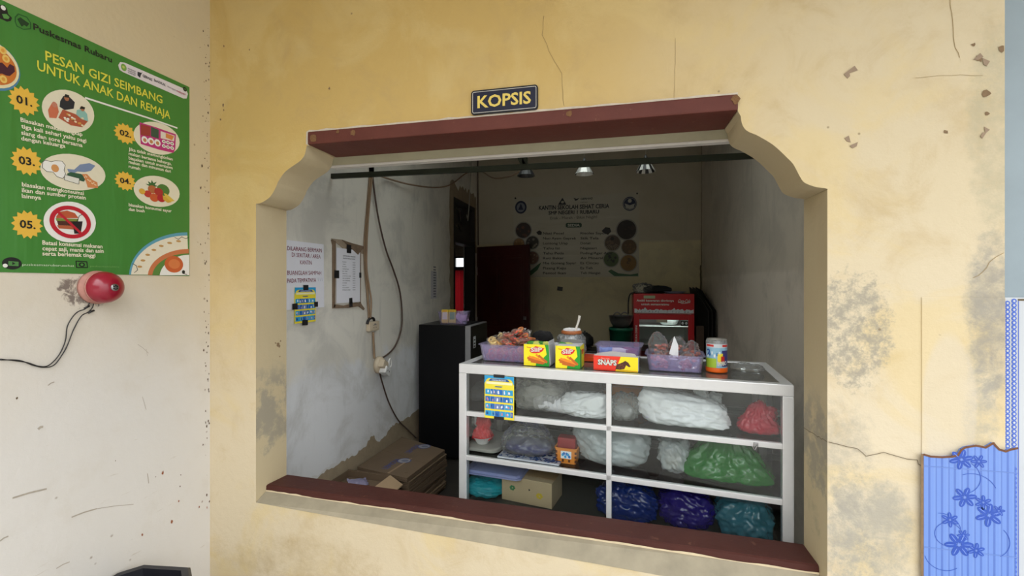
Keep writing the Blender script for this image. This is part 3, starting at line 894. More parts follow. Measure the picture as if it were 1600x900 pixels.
s = MB(); s.text('KOPSIS', SW * .5, SH * .27, SH * .47, M_GOLD, .0082, SW * .80, 0, .022, 'C', depth=.0008)
s.build('lettering', sign)['label'] = 'gold raised letters'

# ---- flat print helper working in a sheet's own frame
class Sheet(MB):
    def __init__(self, conv):
        super().__init__(); self.conv = conv; self.w = .001
    def P(self, X, Y): return self.conv(X, Y)
    def pp(self, pix, m, k=1): return self.poly([self.P(*q) for q in pix], m, self.w * k)
    def pl(self, pix, px, m, k=1):
        th = px / 700 * 1.6
        return self.line([self.P(*q) for q in pix], th, m, self.w * k)
    def pt(self, t, A, B, cap, m, k=2, bold=0.0):
        """lettering from baseline start A to baseline end B (photo pixels), cap height in pixels"""
        a, b = Vector(self.P(*A)), Vector(self.P(*B))
        M_ = ((A[0] + B[0]) / 2, (A[1] + B[1]) / 2)
        q, q2 = Vector(self.P(*M_)), Vector(self.P(M_[0], M_[1] - cap))
        d = b - a
        return self.text(t, a.x, a.y, abs(q2.y - q.y), m, self.w * k, d.length, math.atan2(d.y, d.x), bold)
    def pe(self, X0, X1, Y0, Y1, m, k=1, seg=28):
        a = self.P(X0, (Y0 + Y1) / 2); b = self.P(X1, (Y0 + Y1) / 2); cxm = (a[0] + b[0]) / 2
        t = self.P((X0 + X1) / 2, Y0); u = self.P((X0 + X1) / 2, Y1)
        return self.ell(cxm, (t[1] + u[1]) / 2, (b[0] - a[0]) / 2, abs(t[1] - u[1]) / 2, m, self.w * k, seg)
    def star(self, X, Y, rx, ry, m, k=1, n=14, inner=.78):
        a = Vector(self.P(X, Y)); e = Vector(self.P(X + rx, Y)); t = Vector(self.P(X, Y - ry))
        ru, rv = abs(e.x - a.x), abs(t.y - a.y)
        return self.poly([(a.x + ru * (1 if i % 2 == 0 else inner) * math.cos(i * math.pi / n), a.y + rv * (1 if i % 2 == 0 else inner) * math.sin(i * math.pi / n)) for i in range(2 * n)], m, self.w * k)

# ---- green nutrition poster on the left wall
PY0 = 0.86; PZ0, PZ1 = 1.536, 2.316
PY1 = lp(295.5, 300)[0]
g = Sheet(lambda X, Y: (lp(X, Y)[0] - PY0, lp(X, Y)[1] - PZ0))
W_, H_ = PY1 - PY0, PZ1 - PZ0
GRN = NT('glossy_green_print'); 
gc = GRN.mix(GRN.noise(5, 3), tuple(c * .76 for c in hexc('#3f8232')), tuple(c * .76 for c in hexc('#4a8d39')))
GRN.set(GRN.p.inputs['Base Color'], gc); GRN.p.inputs['Roughness'].default_value = .42
mpn = GRN.n('ShaderNodeMapping', Vector=GRN.co(), Scale=(9, 1.3, 1))
GRN.bump(GRN.noise(1.6, 3, .5, .3, mpn.outputs[0]), .25, .02)
GRN = GRN.m
vs, fs = [], []
for i in range(25):
    for j in range(25):
        u, v = W_ * i / 24, H_ * j / 24
        vs.append((u, v, .0004))
for i in range(24):
    for j in range(24):
        q = i * 25 + j; fs.append((q, q + 25, q + 26, q + 1))
g.add(vs, fs, GRN)
g.w = .0009
CREAM, YEL, LEMON, BLK, WHT = ink('#f3ecd0'), ink('#f0bf45'), ink('#e6e04a'), ink('#141814'), ink('#f4f2ea')
g.pt('Puskesmas Rubaru', (51, 46), (174, 98), 9, BLK, bold=.02)
g.pt('PESAN GIZI SEIMBANG', (70, 94), (253, 162), 13, LEMON, bold=.012)
g.pt('UNTUK ANAK DAN REMAJA', (57, 109), (265, 186), 13, LEMON, bold=.012)
g.pl([(133, 153), (180, 168), (230, 184), (276, 200)], 2.6, WHT)
# logo strip
g.pp([(184, 102), (187, 97), (194, 98), (290, 140), (293, 147), (291, 154), (286, 154), (192, 113), (186, 109)], ink('#e9e2e4'))
g.pe(188, 197, 100, 111, ink('#7fae4c'), 1.4); g.pe(190, 194, 103, 107, ink('#c9d36a'), 1.8)
for k, (xa, ya, tx) in enumerate([(199, 107, 'KEMENKES'), (199, 110, 'KABUPATEN'), (199, 113, 'SUMENEP')]):
    g.pt(tx, (xa, ya + 1), (xa + 12, ya + 6), 2, BLK, 1.6, .01)
g.pp([(214, 112), (220, 114), (222, 112), (219, 118), (218, 122), (214, 118)], ink('#2b3036'), 1.5)
g.pt('GERMAS', (222, 120), (237, 127), 4, BLK, 1.6, .03)
g.pt('BerAKHLAK', (240, 127), (258, 135), 4, BLK, 1.6, .02)
g.pt('bangga', (261, 136), (274, 142), 2.5, ink('#6d6a70'), 1.6)
g.pt('melayani', (275, 143), (289, 149), 3, ink('#a52a3a'), 1.6, .02)
g.pe(285, 291, 136, 143, BLK, 1.6, 10); g.pe(287, 289.5, 138, 141, GRN, 2, 8)
# emblems top left
g.pp([(-4, 8), (6, 8), (10, 14), (12, 22), (18, 28), (16, 33), (10, 34), (2, 30), (-4, 28)], BLK)
g.pe(0, 8, 9, 16, WHT, 1.5); g.pp([(2, 22), (9, 22), (14, 27), (12, 30), (5, 29)], ink('#5c9a4a'), 1.5)
g.pl([(23, 27), (28, 22), (41, 27), (47, 36), (47, 45), (36, 46), (26, 41), (23, 34), (23, 27)], 1.2, ink('#1e5a26'))
g.pp([(26, 30), (31, 27), (36, 31), (45, 37), (41, 42), (37, 39), (33, 42), (30, 37)], ink('#123c1a'), 1.4)
# bowl of soup cut by the left edge
g.pe(-60, 31, 63, 139, ink('#4d86a8')); g.pe(-60, 29, 63, 135, ink('#efe0b0'), 1.4); g.pe(-56, 25, 69, 130, ink('#d2762a'), 1.8)
g.pp([(-10, 98), (2, 98), (10, 106), (14, 100), (21, 104), (22, 112), (14, 119), (8, 118), (2, 115), (-10, 116)], ink('#471329'), 2.3)
for X, Y in [(3, 79), (8, 92), (4, 124)]: g.pe(X - 6, X + 6, Y - 6, Y + 6, ink('#efc768'), 2.4, 14); g.pe(X - 3, X + 3, Y - 3, Y + 3, ink('#e39f3d'), 2.7, 10)
# numbered stars
for tx, X, Y, r in [('01.', 37, 158, 25), ('02.', 195, 209, 18), ('03.', 41, 252, 25), ('04.', 195, 283, 17), ('05.', 42, 351, 25)]:
    g.star(X, Y, r * .98, r * .9, YEL)
    hw = r * .50
    sl = .27 if Y < 240 else (.15 if Y < 300 else .1)
    g.pt(tx, (X - hw, Y + r * .22 - hw * sl), (X + hw, Y + r * .22 + hw * sl), r * .46, BLK, 2.2, .025)
# ovals
def tilt_ell(X, Y, rx, ry, m, k, shear=0.0, seg=30):
    g.poly([g.P(X + rx * math.cos(t), Y + ry * math.sin(t) + shear * rx * math.cos(t)) for t in [2 * math.pi * i / seg for i in range(seg)]], m, g.w * k)
OVAL = ink('#ece4c8')
tilt_ell(105.5, 174, 41, 33, OVAL, 1.2, .18); tilt_ell(244, 216, 36, 25, OVAL, 1.2, .18)
tilt_ell(113, 269, 51, 28, OVAL, 1.2, .12); tilt_ell(244, 299, 36, 24, OVAL, 1.2, .12); tilt_ell(108, 347, 41, 32, WHT, 1.2, .04)
# 01: a family sitting round a mat
g.pp([(97, 171), (116, 178), (137, 189), (128, 199), (110, 196), (90, 184)], ink('#b5583a'), 1.5)
g.pp([(93, 158), (98, 150), (108, 152), (116, 160), (114, 170), (100, 172), (92, 167)], ink('#23262e'), 1.7); g.pe(99, 107, 148, 158, ink('#a86b4a'), 1.9, 12); g.pp([(99, 152), (101, 147), (107, 149), (107, 153)], BLK, 2.1)
g.pp([(74, 172), (80, 161), (88, 162), (91, 175), (87, 185), (76, 184)], ink('#d0714f'), 1.8); g.pe(80, 88, 159, 168, ink('#c9836a'), 2, 12)
g.pp([(119, 172), (128, 170), (135, 178), (137, 190), (126, 186), (118, 179)], ink('#8fc0b4'), 1.8); g.pe(124, 131, 166, 174, ink('#b87a58'), 2, 12); g.pp([(123, 170), (126, 166), (132, 168), (131, 171)], BLK, 2.2)
for i in range(16):
    q = random.Random(i); X, Y = 97 + q.random() * 32, 0; Y = 178 + (X - 97) * .32 + q.uniform(-3, 9)
    g.pe(X - 2.2, X + 2.2, Y - 1.6, Y + 1.6, ink(q.choice(['#e9d9b0', '#f1f1e6', '#7d3f20', '#d89a4a'])), 2.1, 8)
# 02: lunch box
g.pp([(217, 191), (243, 199), (274, 210), (273, 233), (270, 239), (248, 234), (219, 225)], ink('#c2307a'), 1.5)
g.pp([(219, 194), (234, 198), (234, 213), (219, 211)], ink('#a23a30'), 1.8); g.pp([(235, 198), (247, 203), (247, 217), (235, 213)], ink('#3b5540'), 1.8)
g.pp([(250, 205), (272, 212), (271, 221), (250, 216)], ink('#e9dccb'), 1.8); g.pp([(258, 208), (271, 213), (268, 219), (258, 215)], ink('#e08c46'), 2)
for i in range(3): g.pe(220 + i * 10, 230 + i * 10, 213 + i * 2.4, 224 + i * 2.4, WHT, 2, 14); g.pe(222.5 + i * 10, 228 + i * 10, 216 + i * 2.4, 222 + i * 2.4, ink('#c98a55'), 2.3, 10)
for i in range(3):
    for j in range(2): g.pe(252 + i * 6.4, 258 + i * 6.4, 218.5 + i * 1.6 + j * 7, 224 + i * 1.6 + j * 7, WHT, 2.1, 10); g.pe(253.6 + i * 6.4, 256.4 + i * 6.4, 220 + i * 1.6 + j * 7, 222.6 + i * 1.6 + j * 7, ink('#8a8456'), 2.4, 8)
# 03: egg, fish, tofu, tempeh
egg = [(66, 253), (70, 250), (79, 253), (86, 251), (96, 252), (101, 258), (99, 266), (102, 273), (97, 279), (88, 276), (82, 269), (72, 268), (65, 262)]
g.pp(egg, WHT, 1.5); g.pl(egg + egg[:1], .6, BLK, 1.7); g.pe(79, 91, 257, 269, ink('#d99a5b'), 1.8)
g.pp([(104, 264), (115, 265), (124, 257), (139, 255), (148, 259), (141, 267), (131, 269), (120, 268), (112, 272), (106, 269)], ink('#7d8fae'), 1.6)
g.pp([(104, 271), (110, 269), (126, 272), (134, 278), (130, 284), (104, 277)], ink('#2f5a3f'), 1.7); g.pp([(100, 273), (123, 279), (122, 288), (99, 281)], ink('#e6e4d8'), 1.9); g.pl([(100, 273), (123, 279), (122, 288), (99, 281), (100, 273)], .5, BLK, 2.1)
g.pp([(127, 272), (135, 272), (143, 281), (151, 285), (152, 294), (136, 293), (133, 283)], ink('#d98b52'), 2)
for i in range(12):
    q = random.Random(30 + i); X = 131 + i * 1.6; Y = 275 + (X - 130) * .75 + q.uniform(-2, 4)
    g.pe(X - 1, X + 1, Y - 1, Y + 1, ink('#f4d9b4'), 2.3, 6)
# 04: fruit
g.pp([(226, 287), (232, 288), (230, 283), (235, 286), (236, 281), (239, 286), (244, 284), (241, 289), (246, 291), (236, 293)], ink('#3d6b33'), 1.7)
for X, Y, r, cc_ in [(237, 296, 7, '#b86a3a'), (254, 297, 10, '#4f7d34'), (247, 300, 7, '#b03028'), (230, 303, 6, '#c23b2e'), (240, 309, 7, '#cf5b2b'), (251, 310, 6.5, '#b81f2b'), (221, 299, 5, '#e0ae3c')]:
    g.pe(X - r, X + r, Y - r * .9, Y + r * .9, ink(cc_), 2, 18)
g.pp([(255, 302), (259, 303), (272, 314), (266, 315), (258, 310)], ink('#e6c24c'), 2.3); g.pp([(253, 305), (258, 308), (267, 316), (261, 317), (254, 312)], ink('#d9ae3c'), 2.4)
# 05: no burgers
g.pp([(87, 338), (92, 331), (104, 329), (116, 333), (122, 341), (87, 341)], ink('#c25a34'), 1.6); g.pp([(86, 341), (122, 342), (121, 346), (87, 345)], ink('#7f8f3a'), 1.7)
g.pp([(88, 345), (122, 346), (120, 353), (90, 352)], ink('#51261a'), 1.7); g.pp([(88, 352), (121, 353), (117, 359), (91, 357)], ink('#b8603a'), 1.7)
g.pp([(112, 346), (128, 346), (125, 365), (115, 365)], ink('#1c1416'), 2); g.pl([(119, 346), (123, 337), (128, 335)], .8, BLK, 2)
a, b = g.P(76, 347), g.P(141, 347); t0, t1 = g.P(108, 321.5), g.P(108, 372.5)
g.ring((a[0] + b[0]) / 2, (t0[1] + t1[1]) / 2, (b[0] - a[0]) / 2, abs(t0[1] - t1[1]) / 2, .0125, ink('#c3182c'), g.w * 2.4)
g.pl([(86, 328), (128, 367)], 3.2, ink('#c3182c'), 2.6)
# paragraphs
for rows in [[('Biasakan makan lengkap', (31, 190), (128, 213), 6), ('tiga kali sehari yaitu pagi', (32, 200), (134, 223), 6), ('siang dan sore bersama', (32, 210), (128, 230), 6), ('dengan keluarga', (32, 219), (101, 231), 6)],
             [('Jika tidak memungkinkan', (200, 235), (269, 251), 4.5), ('makan bersama keluarga,', (200, 242), (267, 258), 4.5), ('biasakan untuk membawa', (200, 249), (269, 264.5), 4.5), ('makan dan minuman dari', (200, 255), (266, 270), 4.5), ('rumah', (200, 262), (218, 266), 4.5)],
             [('biasakan mengkonsumsi', (33, 291), (130, 305), 6), ('ikan dan sumber protein', (33, 300), (133, 312), 6), ('lainnya', (33, 309), (63, 312), 6)],
             [('biasakan konsumsi sayur', (200, 322), (267, 332), 4.5), ('dan buah', (200, 329), (225, 332), 4.5)],
             [('Batasi konsumsi makanan', (65, 382), (159, 388), 6), ('cepat saji, manis dan asin', (65, 391), (161, 395), 6), ('serta berlemak tinggi', (65, 399), (148, 402), 6)]]:
    for tx, A_, B_, cp in rows: g.pt(tx, A_, B_, cp, CREAM, 2.2, .022)
# bottom strip and plate of food at the corner
g.pe(2, 33, 402, 421, BLK, 1.4); g.pp([(12, 408), (28, 409), (28, 416), (12, 415)], ink('#4f8a45'), 1.8); g.pp([(18, 409), (23, 412), (18, 414)], BLK, 2); g.pe(3, 11, 412, 418, WHT, 2, 12)
g.pt('puskesmasrubarusehat', (34, 415), (115, 417), 3.5, ink('#cfe0bf'), 1.6)
g.pl([(118, 408), (135, 409), (136, 418), (119, 418), (118, 408)], 1.3, BLK); g.pe(122, 132, 410, 417, BLK, 1.3, 12); g.pe(124.5, 129.5, 411.5, 415.5, GRN, 1.8, 10)
g.pt('puskesmasrubaru', (140, 417), (185, 418), 2.5, ink('#7fae62'), 1.6)
def corner_plate(Xc, Yc, rx, ry, m, k):
    pts = [(Xc + rx * math.cos(t), Yc + ry * math.sin(t)) for t in [math.pi + (math.pi / 2) * i / 16 for i in range(17)]]
    pts = [(min(x, 294.5), min(y, 430)) for x, y in pts] + [(294.5, 430)]
    g.poly([(min(W_ - .001, q[0]), max(.001, q[1])) for q in (g.P(*p) for p in pts)], m, g.w * k)
corner_plate(292, 430, 91, 67, ink('#5fa3b8'), 1.2); corner_plate(292, 431, 88, 63, ink('#efe6cd'), 1.5); corner_plate(294, 432, 64, 43, ink('#d17a4b'), 1.8); corner_plate(294, 432, 57, 36, ink('#5d8a3c'), 2.1); corner_plate(296, 434, 48, 36, WHT, 2.4)
g.pe(256, 285, 400, 426, ink('#d0622d'), 2.8); g.pe(262, 280, 405, 420, ink('#df7f45'), 3.1)
for i in range(7):
    t = math.pi + .25 + i * .19
    X, Y = 292 + 77 * math.cos(t), 430 + 54 * math.sin(t)
    g.pe(X - 4, X + 4, Y - 1.8, Y + 1.8, ink('#c79a5a'), 1.9, 8)
g.pl([(272, 371), (278, 374), (283, 370), (289, 373), (294, 371)], .9, BLK, 2); g.pl([(206, 412), (212, 415), (214, 422), (209, 426)], .9, BLK, 2); g.pe(283, 288, 422, 428, BLK, 3.2, 8); g.pl([(284, 427), (291, 429)], 1, BLK, 3.2)
o = g.build('nutrition_poster', None, (LEFT + .0012, PY0, PZ0), FACE_RIGHT)
tag(o, 'green health poster titled PESAN GIZI SEIMBANG on the cream wall', 'poster')

INK_GAIN[0] = 1.0
# ---- red alarm bell with its wires
bp = at_x(150, 449, LEFT)
bell = thing('alarm_bell', 'red round alarm bell fixed under the green poster', 'bell', (LEFT, bp.y, bp.z), rot=(0, R(90), 0))
M_BELL = mat('crimson_bell_enamel', '#8a0e28', 0.28, var=.06, coat=.3)
M_BASE = mat('faded_pink_housing', (0.42, 0.20, 0.16), 0.6, var=.35, scale=40)
MB().lathe([(.056, 0), (.056, .012), (.050, .016), (.050, .028), (.054, .030), (.054, .034), (.03, .036)], M_BASE, 36).build('bell_base', bell)
MB().lathe([(.0505, .030), (.053, .032), (.0535, .038), (.0520, .048), (.0475, .060), (.039, .070), (.027, .077), (.013, .0805), (.0, .0815)], M_BELL, 40).build('gong', bell)
s = MB().lathe([(.0118, .078), (.0118, .0845), (.010, .0855), (0, .0858)], mat('dull_steel', (.35, .35, .36), .35, 1), 24)
for k in range(6):
    s.lathe([(.0022, .0855), (.0022, .0872), (0, .0873)], M_SIGNBLK, 8, M=Matrix.Translation((.0062 * math.cos(k * 1.047), .0062 * math.sin(k * 1.047), 0)))
s.build('bolt_cap', bell)
def lw_pt(X, Y, off): 
    p = at_x(X, Y, LEFT + off); return (p.x, p.y, p.z)
s = MB()
M_WIRE = mat('black_wire', (0.012, 0.011, 0.011), 0.5)
for pts in [[(143, 462), (141, 470), (134, 482), (122, 487), (113, 496), (105, 511), (102, 533), (92, 555), (76, 571), (60, 572), (40, 566), (0, 561)],
            [(143, 463), (146, 476), (139, 487), (127, 494), (115, 515), (106, 538), (98, 553), (85, 570), (70, 574), (52, 571), (30, 563), (0, 562.5)]]:
    s.tube([lw_pt(x, y, .006) for x, y in pts], .0016, M_WIRE, 6)
s.tube([lw_pt(143, 462, .006), lw_pt(140, 455, .012), lw_pt(146, 448, .02)], .0022, M_WIRE, 6)
for (xa, ya, xb, yb) in [(140, 478, 132, 482), (147, 485, 138, 489), (143, 461, 137, 468)]:
    s.tube([lw_pt(xa, ya, .007), lw_pt(xb, yb, .007)], .0032, M_WIRE, 7)
o = s.build('bell_wire'); tag(o, 'pair of thin black wires drooping from the red bell along the cream wall', 'wire')
# smudge of spider web and soot round the bell
# ---- black bin whose rim shows at the bottom
binp = Vector((-1.555, 1.155, 0))
BZ = .490 / .61
bin_ = thing('waste_bin', 'black plastic bin with chamfered rim standing against the cream wall', 'bin', binp, R(8))
M_BINP = mat('black_bin_plastic', (0.012, 0.012, 0.016), 0.35, var=.2)
def octo(rx, ry, ch, z): return [(rx, -ry + ch, z), (rx, ry - ch, z), (rx - ch, ry, z), (-rx + ch, ry, z), (-rx, ry - ch, z), (-rx, -ry + ch, z), (-rx + ch, -ry, z), (rx - ch, -ry, z)]
def octo_loft(levels, m, cap0=True, cap1=False):
    s = MB(); vs, fs = [], []
    for L in levels: vs += octo(*L)
    for i in range(len(levels) - 1):
        for k in range(8): fs.append((i * 8 + k, i * 8 + (k + 1) % 8, (i + 1) * 8 + (k + 1) % 8, (i + 1) * 8 + k))
    if cap0: fs.append(tuple(range(8))[::-1])
    if cap1: fs.append(tuple((len(levels) - 1) * 8 + k for k in range(8)))
    return s.add(vs, fs, m)
octo_loft([(.10, .10, .03, 0), (.125, .125, .045, .57 * BZ), (.120, .120, .045, .57 * BZ), (.095, .095, .03, .012)], M_BINP).build('bin_body', bin_)
octo_loft([(.128, .128, .046, .555 * BZ), (.138, .138, .05, .56 * BZ), (.140, .140, .05, .605 * BZ), (.134, .134, .05, .61 * BZ), (.118, .118, .045, .608 * BZ), (.116, .116, .045, .56 * BZ)], M_BINP, False).build('bin_rim', bin_)

# ---- scraps of brown tape left on the wall to the right
M_TAPE = mat('brown_tape_scrap', (0.26, 0.18, 0.11), 0.5, var=.2, scale=40)
def tape(pix, label, wo=.0012):
    P = [Vector((*fp(*q), 0)) for q in pix[0]]
    c0 = sum(P, Vector()) / len(P)
    s = MB()
    for k, quad in enumerate(pix):
        s.prism([(fp(*q)[0] - c0.x, fp(*q)[1] - c0.y, wo + k * .0006) for q in quad], (0, 0, .0005), M_TAPE)
    o = s.build('tape_scrap', None, (c0.x, FRONT, c0.y), FACE_CAM)
    tag(o, label, 'tape', 'brown tape scraps left from a removed notice')
tape([[(1318, 116), (1335, 103), (1340, 110), (1327, 115), (1328, 119), (1324, 123)]], 'L-shaped brown tape scrap, upper left of the four on the yellow wall')
tape([[(1319, 216), (1326, 212), (1329, 223), (1323, 221)], [(1327, 228), (1340, 222), (1338, 229), (1332, 232)]], 'two-piece brown tape scrap, lower left of the four on the yellow wall')
tape([[(1520, 94), (1531, 83), (1536, 89), (1528, 94)], [(1534, 91), (1546, 96), (1541, 104), (1536, 101)]], 'zigzag brown tape scrap, upper right of the four on the yellow wall')
tape([[(1537, 198), (1546, 203), (1539, 209)], [(1535, 207), (1540, 208), (1534, 217), (1531, 213)]], 'pointed brown tape scrap, lower right of the four on the yellow wall')

# ================================================================== THINGS ON THE INNER WALLS
def left_sheet(X0, X1, Y0, Y1, off):
    a = lp(X0, Y1, LEFT + off); b = lp(X1, Y0, LEFT + off)
    return a, b
M_PAPER = mat('white_paper', (0.80, 0.80, 0.86), 0.7, var=.04, scale=12)
M_BTAPE = mat('black_cloth_tape', (0.012, 0.011, 0.012), 0.55, var=.3, scale=60)
# handwritten no-playing sign, two sheets
PYA, PZA = 2.035, 1.365
g = Sheet(lambda X, Y: (lp(X, Y)[0] - PYA, lp(X, Y)[1] - PZA))
y1 = lp(506, 430)[0] - PYA; zt = lp(506, 382)[1] - PZA
g.poly([(0, 0), (y1, .0), (y1 - .002, zt * .5), (0, zt * .5)], M_PAPER, .001); g.poly([(0, zt * .495), (y1 - .003, zt * .5), (y1 - .006, zt), (0, zt - .004)], M_PAPER, .0016)
g.w = .0012
MAR = ink('#7a1436')
for tx, A_, B_ in [('DILARANG BERMAIN', (448, 391), (502, 394.5)), ('DI SEKITAR / AREA', (455, 401), (500, 404)), ('KANTIN', (468, 413), (486, 413.5)), ('BUANGLAH SAMPAH', (448, 429.5), (501, 429.5)), ('PADA TEMPATNYA', (448, 442), (493, 440.5))]:
    g.pt(tx, A_, B_, 6.2, MAR, 2, .006)
for X in (496, 499, 502): g.pl([(X, 434), (X + .5, 439)], .7, ink('#8a90a8'), 2)
o = g.build('handwritten_sign', None, (LEFT + .0015, PYA, PZA), FACE_RIGHT); tag(o, 'white paper sign handwritten in red capitals, on the shop\'s left wall', 'sign')

# blue and yellow product posters (one on the wall, one on the display case)
BP_BLUE, BP_YEL, BP_SKY, BP_NAVY, BP_W = ink('#1f6fc0'), ink('#f2e13c'), ink('#2aa0d8'), ink('#1d4f95'), ink('#e8eef4')
def product_poster(W2, H2):
    s = MB()
    s.box(0, W2, 0, H2, 0, .0012, BP_YEL)
    s.poly([(0, H2 * .80), (0, H2), (W2, H2), (W2, H2 * .80), (W2 * .93, H2 * .90), (W2 * .86, H2 * .935), (W2 * .14, H2 * .935), (W2 * .07, H2 * .90)], BP_SKY, .0018)
    s.poly([(W2 * .14, H2 * .875), (W2 * .22, H2 * .93), (W2 * .78, H2 * .93), (W2 * .86, H2 * .875)], BP_NAVY, .0022)
    s.text('HARGA PRODUK', W2 * .5, H2 * .885, H2 * .026, BP_W, .0026, W2 * .48, 0, .02, 'C')
    s.poly([(W2 * .06, H2 * .80), (W2 * .94, H2 * .80), (W2 * .94, H2 * .855), (W2 * .06, H2 * .855)], ink('#f6f3c0'), .0022)
    s.poly([(W2 * .34, H2 * .735), (W2 * .38, H2 * .76), (W2 * .62, H2 * .76), (W2 * .58, H2 * .735)], BP_NAVY, .0022)
    rnd = random.Random(5)
    for r in range(4):
        yb = H2 * (.055 + (3 - r) * .168)
        x = W2 * .03
        while x < W2 * .93:
            wd = W2 * rnd.choice([.09, .14, .17, .22])
            wd = min(wd, W2 * .965 - x)
            s.poly([(x, yb), (x + wd, yb), (x + wd, yb + H2 * .125), (x, yb + H2 * .125)], rnd.choice([BP_BLUE, BP_BLUE, BP_SKY, ink('#6f86c0')]), .0019)
            for q in range(2):
                px, py = x + wd * rnd.uniform(.12, .5), yb + H2 * rnd.uniform(.015, .05)
                s.poly([(px, py), (px + wd * .3, py), (px + wd * .26, py + H2 * .05), (px + wd * .05, py + H2 * .055)], rnd.choice([BP_W, BP_W, BP_NAVY, ink('#c88a9a')]), .0023 + q * .0002)
            x += wd + W2 * .008
    return s
a, b = lp(459.5, 506, LEFT + .004), lp(492.5, 449, LEFT + .004)
W2, H2 = b[0] - a[0], b[1] - a[1]
t = thing('product_poster', 'small blue and yellow poster taped over the handwritten sign', 'poster', (LEFT + .0065, a[0], a[1]), rot=FACE_RIGHT)
product_poster(W2, H2).build('sheet', t)
def tape_bits(t, spots, z0):
    for k, (x, y, wx, wy, r) in enumerate(spots):
        MB().box(-wx / 2, wx / 2, -wy / 2, wy / 2, 0, .001, M_BTAPE).build('tape_strip', t, (x, y, z0), (0, 0, r))
tape_bits(t, [(W2 * .5, H2, .042, .028, .02), (W2 * .46, 0, .046, .030, -.05), (0, H2 * .48, .04, .032, .05), (W2, H2 * .5, .034, .03, 0)], .0031)

# price list in its torn wooden frame
a, b = lp(524, 474, LEFT), lp(561, 394, LEFT)
W3, H3 = b[0] - a[0], b[1] - a[1] + .01
t = thing('price_list', 'printed white price list held by black tape beside the hanging cables', 'notice', (LEFT + .0015, a[0], a[1]), rot=FACE_RIGHT)
s = MB(); s.box(0, W3, 0, H3, .006, .0068, M_PAPER)
TXT = ink('#4a4c58')
s.text('DAFTAR HARGA MAKANAN', W3 * .52, H3 * .855, H3 * .022, TXT, .0072, W3 * .52, 0, .02, 'C'); s.text('KANTIN SEKOLAH SEHAT', W3 * .52, H3 * .81, H3 * .022, TXT, .0072, W3 * .52, 0, .02, 'C')
for i, nm in enumerate(['NASI', 'TEH', 'KOPI', 'GORENGAN', 'ES TEH', 'PENTOL', 'LONTONG URAP', 'MIE GORENG', 'AIR MINERAL', 'SOSIS', 'ROTI', 'KUE DONAT', 'PISANG KEJU']):
    s.text(nm, W3 * .24, H3 * (.745 - i * .043), H3 * .016, TXT, .0072, W3 * (.05 + .025 * len(nm)), 0, .01); s.text('1000', W3 * .66, H3 * (.745 - i * .043), H3 * .016, TXT, .0072, W3 * .12, 0, .01)
s.build('sheet', t)
M_STICK = mat('weathered_frame_wood', (0.20, 0.135, 0.085), 0.85, var=.4, scale=30, bump=.5)
s = MB()
s.prism([(-.035, -.03, 0), (-.012, -.02, 0), (-.005, H3 + .04, 0), (-.05, H3 + .045, 0), (-.035, H3 + .01, 0)], (0, 0, .006), M_STICK)
s.prism([(-.05, H3 + .052, 0), (-.02, H3 + .04, 0), (W3 * .3, H3 + .0, 0), (W3 + .05, H3 - .02, 0), (W3 + .06, H3 + .035, 0), (W3 * .55, H3 + .045, 0), (W3 * .2, H3 + .055, 0)], (0, 0, .004), mat('torn_board', (.36, .28, .20), .85, var=.35, scale=25, bump=.4))
s.prism([(W3 * .22, H3 + .055, .004), (W3 * .9, H3 - .03, .004), (W3 + .01, H3 + .0, .004), (W3 + .06, H3 + .03, .004), (W3 * .5, H3 + .046, .004)], (0, 0, .004), M_STICK)
s.prism([(-.03, -.03, 0), (-.02, -.005, 0), (W3 * .3, -.018, 0), (W3 * .8, -.004, 0), (W3 + .01, -.008, 0), (W3 + .06, -.05, 0), (W3 + .05, -.06, 0), (W3 * .95, -.03, 0), (W3 * .5, -.035, 0)], (0, 0, .006), M_STICK)
s.prism([(W3 + .002, -.01, 0), (W3 + .012, -.01, 0), (W3 + .014, H3, 0), (W3 + .002, H3, 0)], (0, 0, .006), M_STICK)
s.build('frame_remains', t)['label'] = 'splintered brown frame pieces'
tape_bits(t, [(W3 * .5, H3 + .002, .05, .055, 0), (W3 * .58, 0, .036, .06, .05), (0, H3 * .52, .05, .05, 0), (W3, H3 * .52, .025, .035, 0)], .0078)

# narrow strip of paper further back
a, b = lp(673, 467, LEFT), lp(682, 424, LEFT)
s = MB(); s.box(0, b[0] - a[0], 0, b[1] - a[1], 0, .001, mat('aged_paper', (.55, .54, .55), .8))
for i in range(12): s.line([(.06, .02 + i * .026), (.03 + (b[0] - a[0]) * .6, .02 + i * .026)], .012, ink('#6a6a72'), .0016)
o = s.build('paper_strip', None, (LEFT + .0015, a[0], a[1]), FACE_RIGHT); tag(o, 'narrow grey paper strip on the left wall, just before the doorway', 'notice')

# sockets
def wall_box(name, X, Y): return at_x(X, Y, LEFT)
M_SOCK = mat('yellowed_socket_plastic', (0.62, 0.52, 0.38), 0.45, var=.08)
M_SOCKW = mat('white_socket_plastic', (0.74, 0.74, 0.72), 0.4, var=.04)
p0, p1 = at_x(572, 518, LEFT), at_x(587, 501, LEFT)
sy, sz = p1.y - p0.y, p1.z - p0.z
t = thing('wall_socket', 'cream square wall socket hanging below the twin cables', 'socket', (LEFT + .001, p0.y, p0.z), rot=FACE_RIGHT)
MB().box(0, sy, 0, sz, 0, .03, M_SOCK, .004).build('socket_body', t)
s = MB().box(sy * .12, sy * .88, sz * .12, sz * .88, .0295, .0315, M_SOCK, .0008)
for x in (.38, .62): s.ell(sy * x, sz * .36, sz * .06, sz * .07, M_SIGNBLK, .0318, 10)
s.line([(sy * .3, sz * .62), (sy * .7, sz * .62)], .003, TXT, .0318); s.line([(sy * .42, sz * .72), (sy * .58, sz * .72)], .006, TXT, .0318)
s.build('socket_face', t)
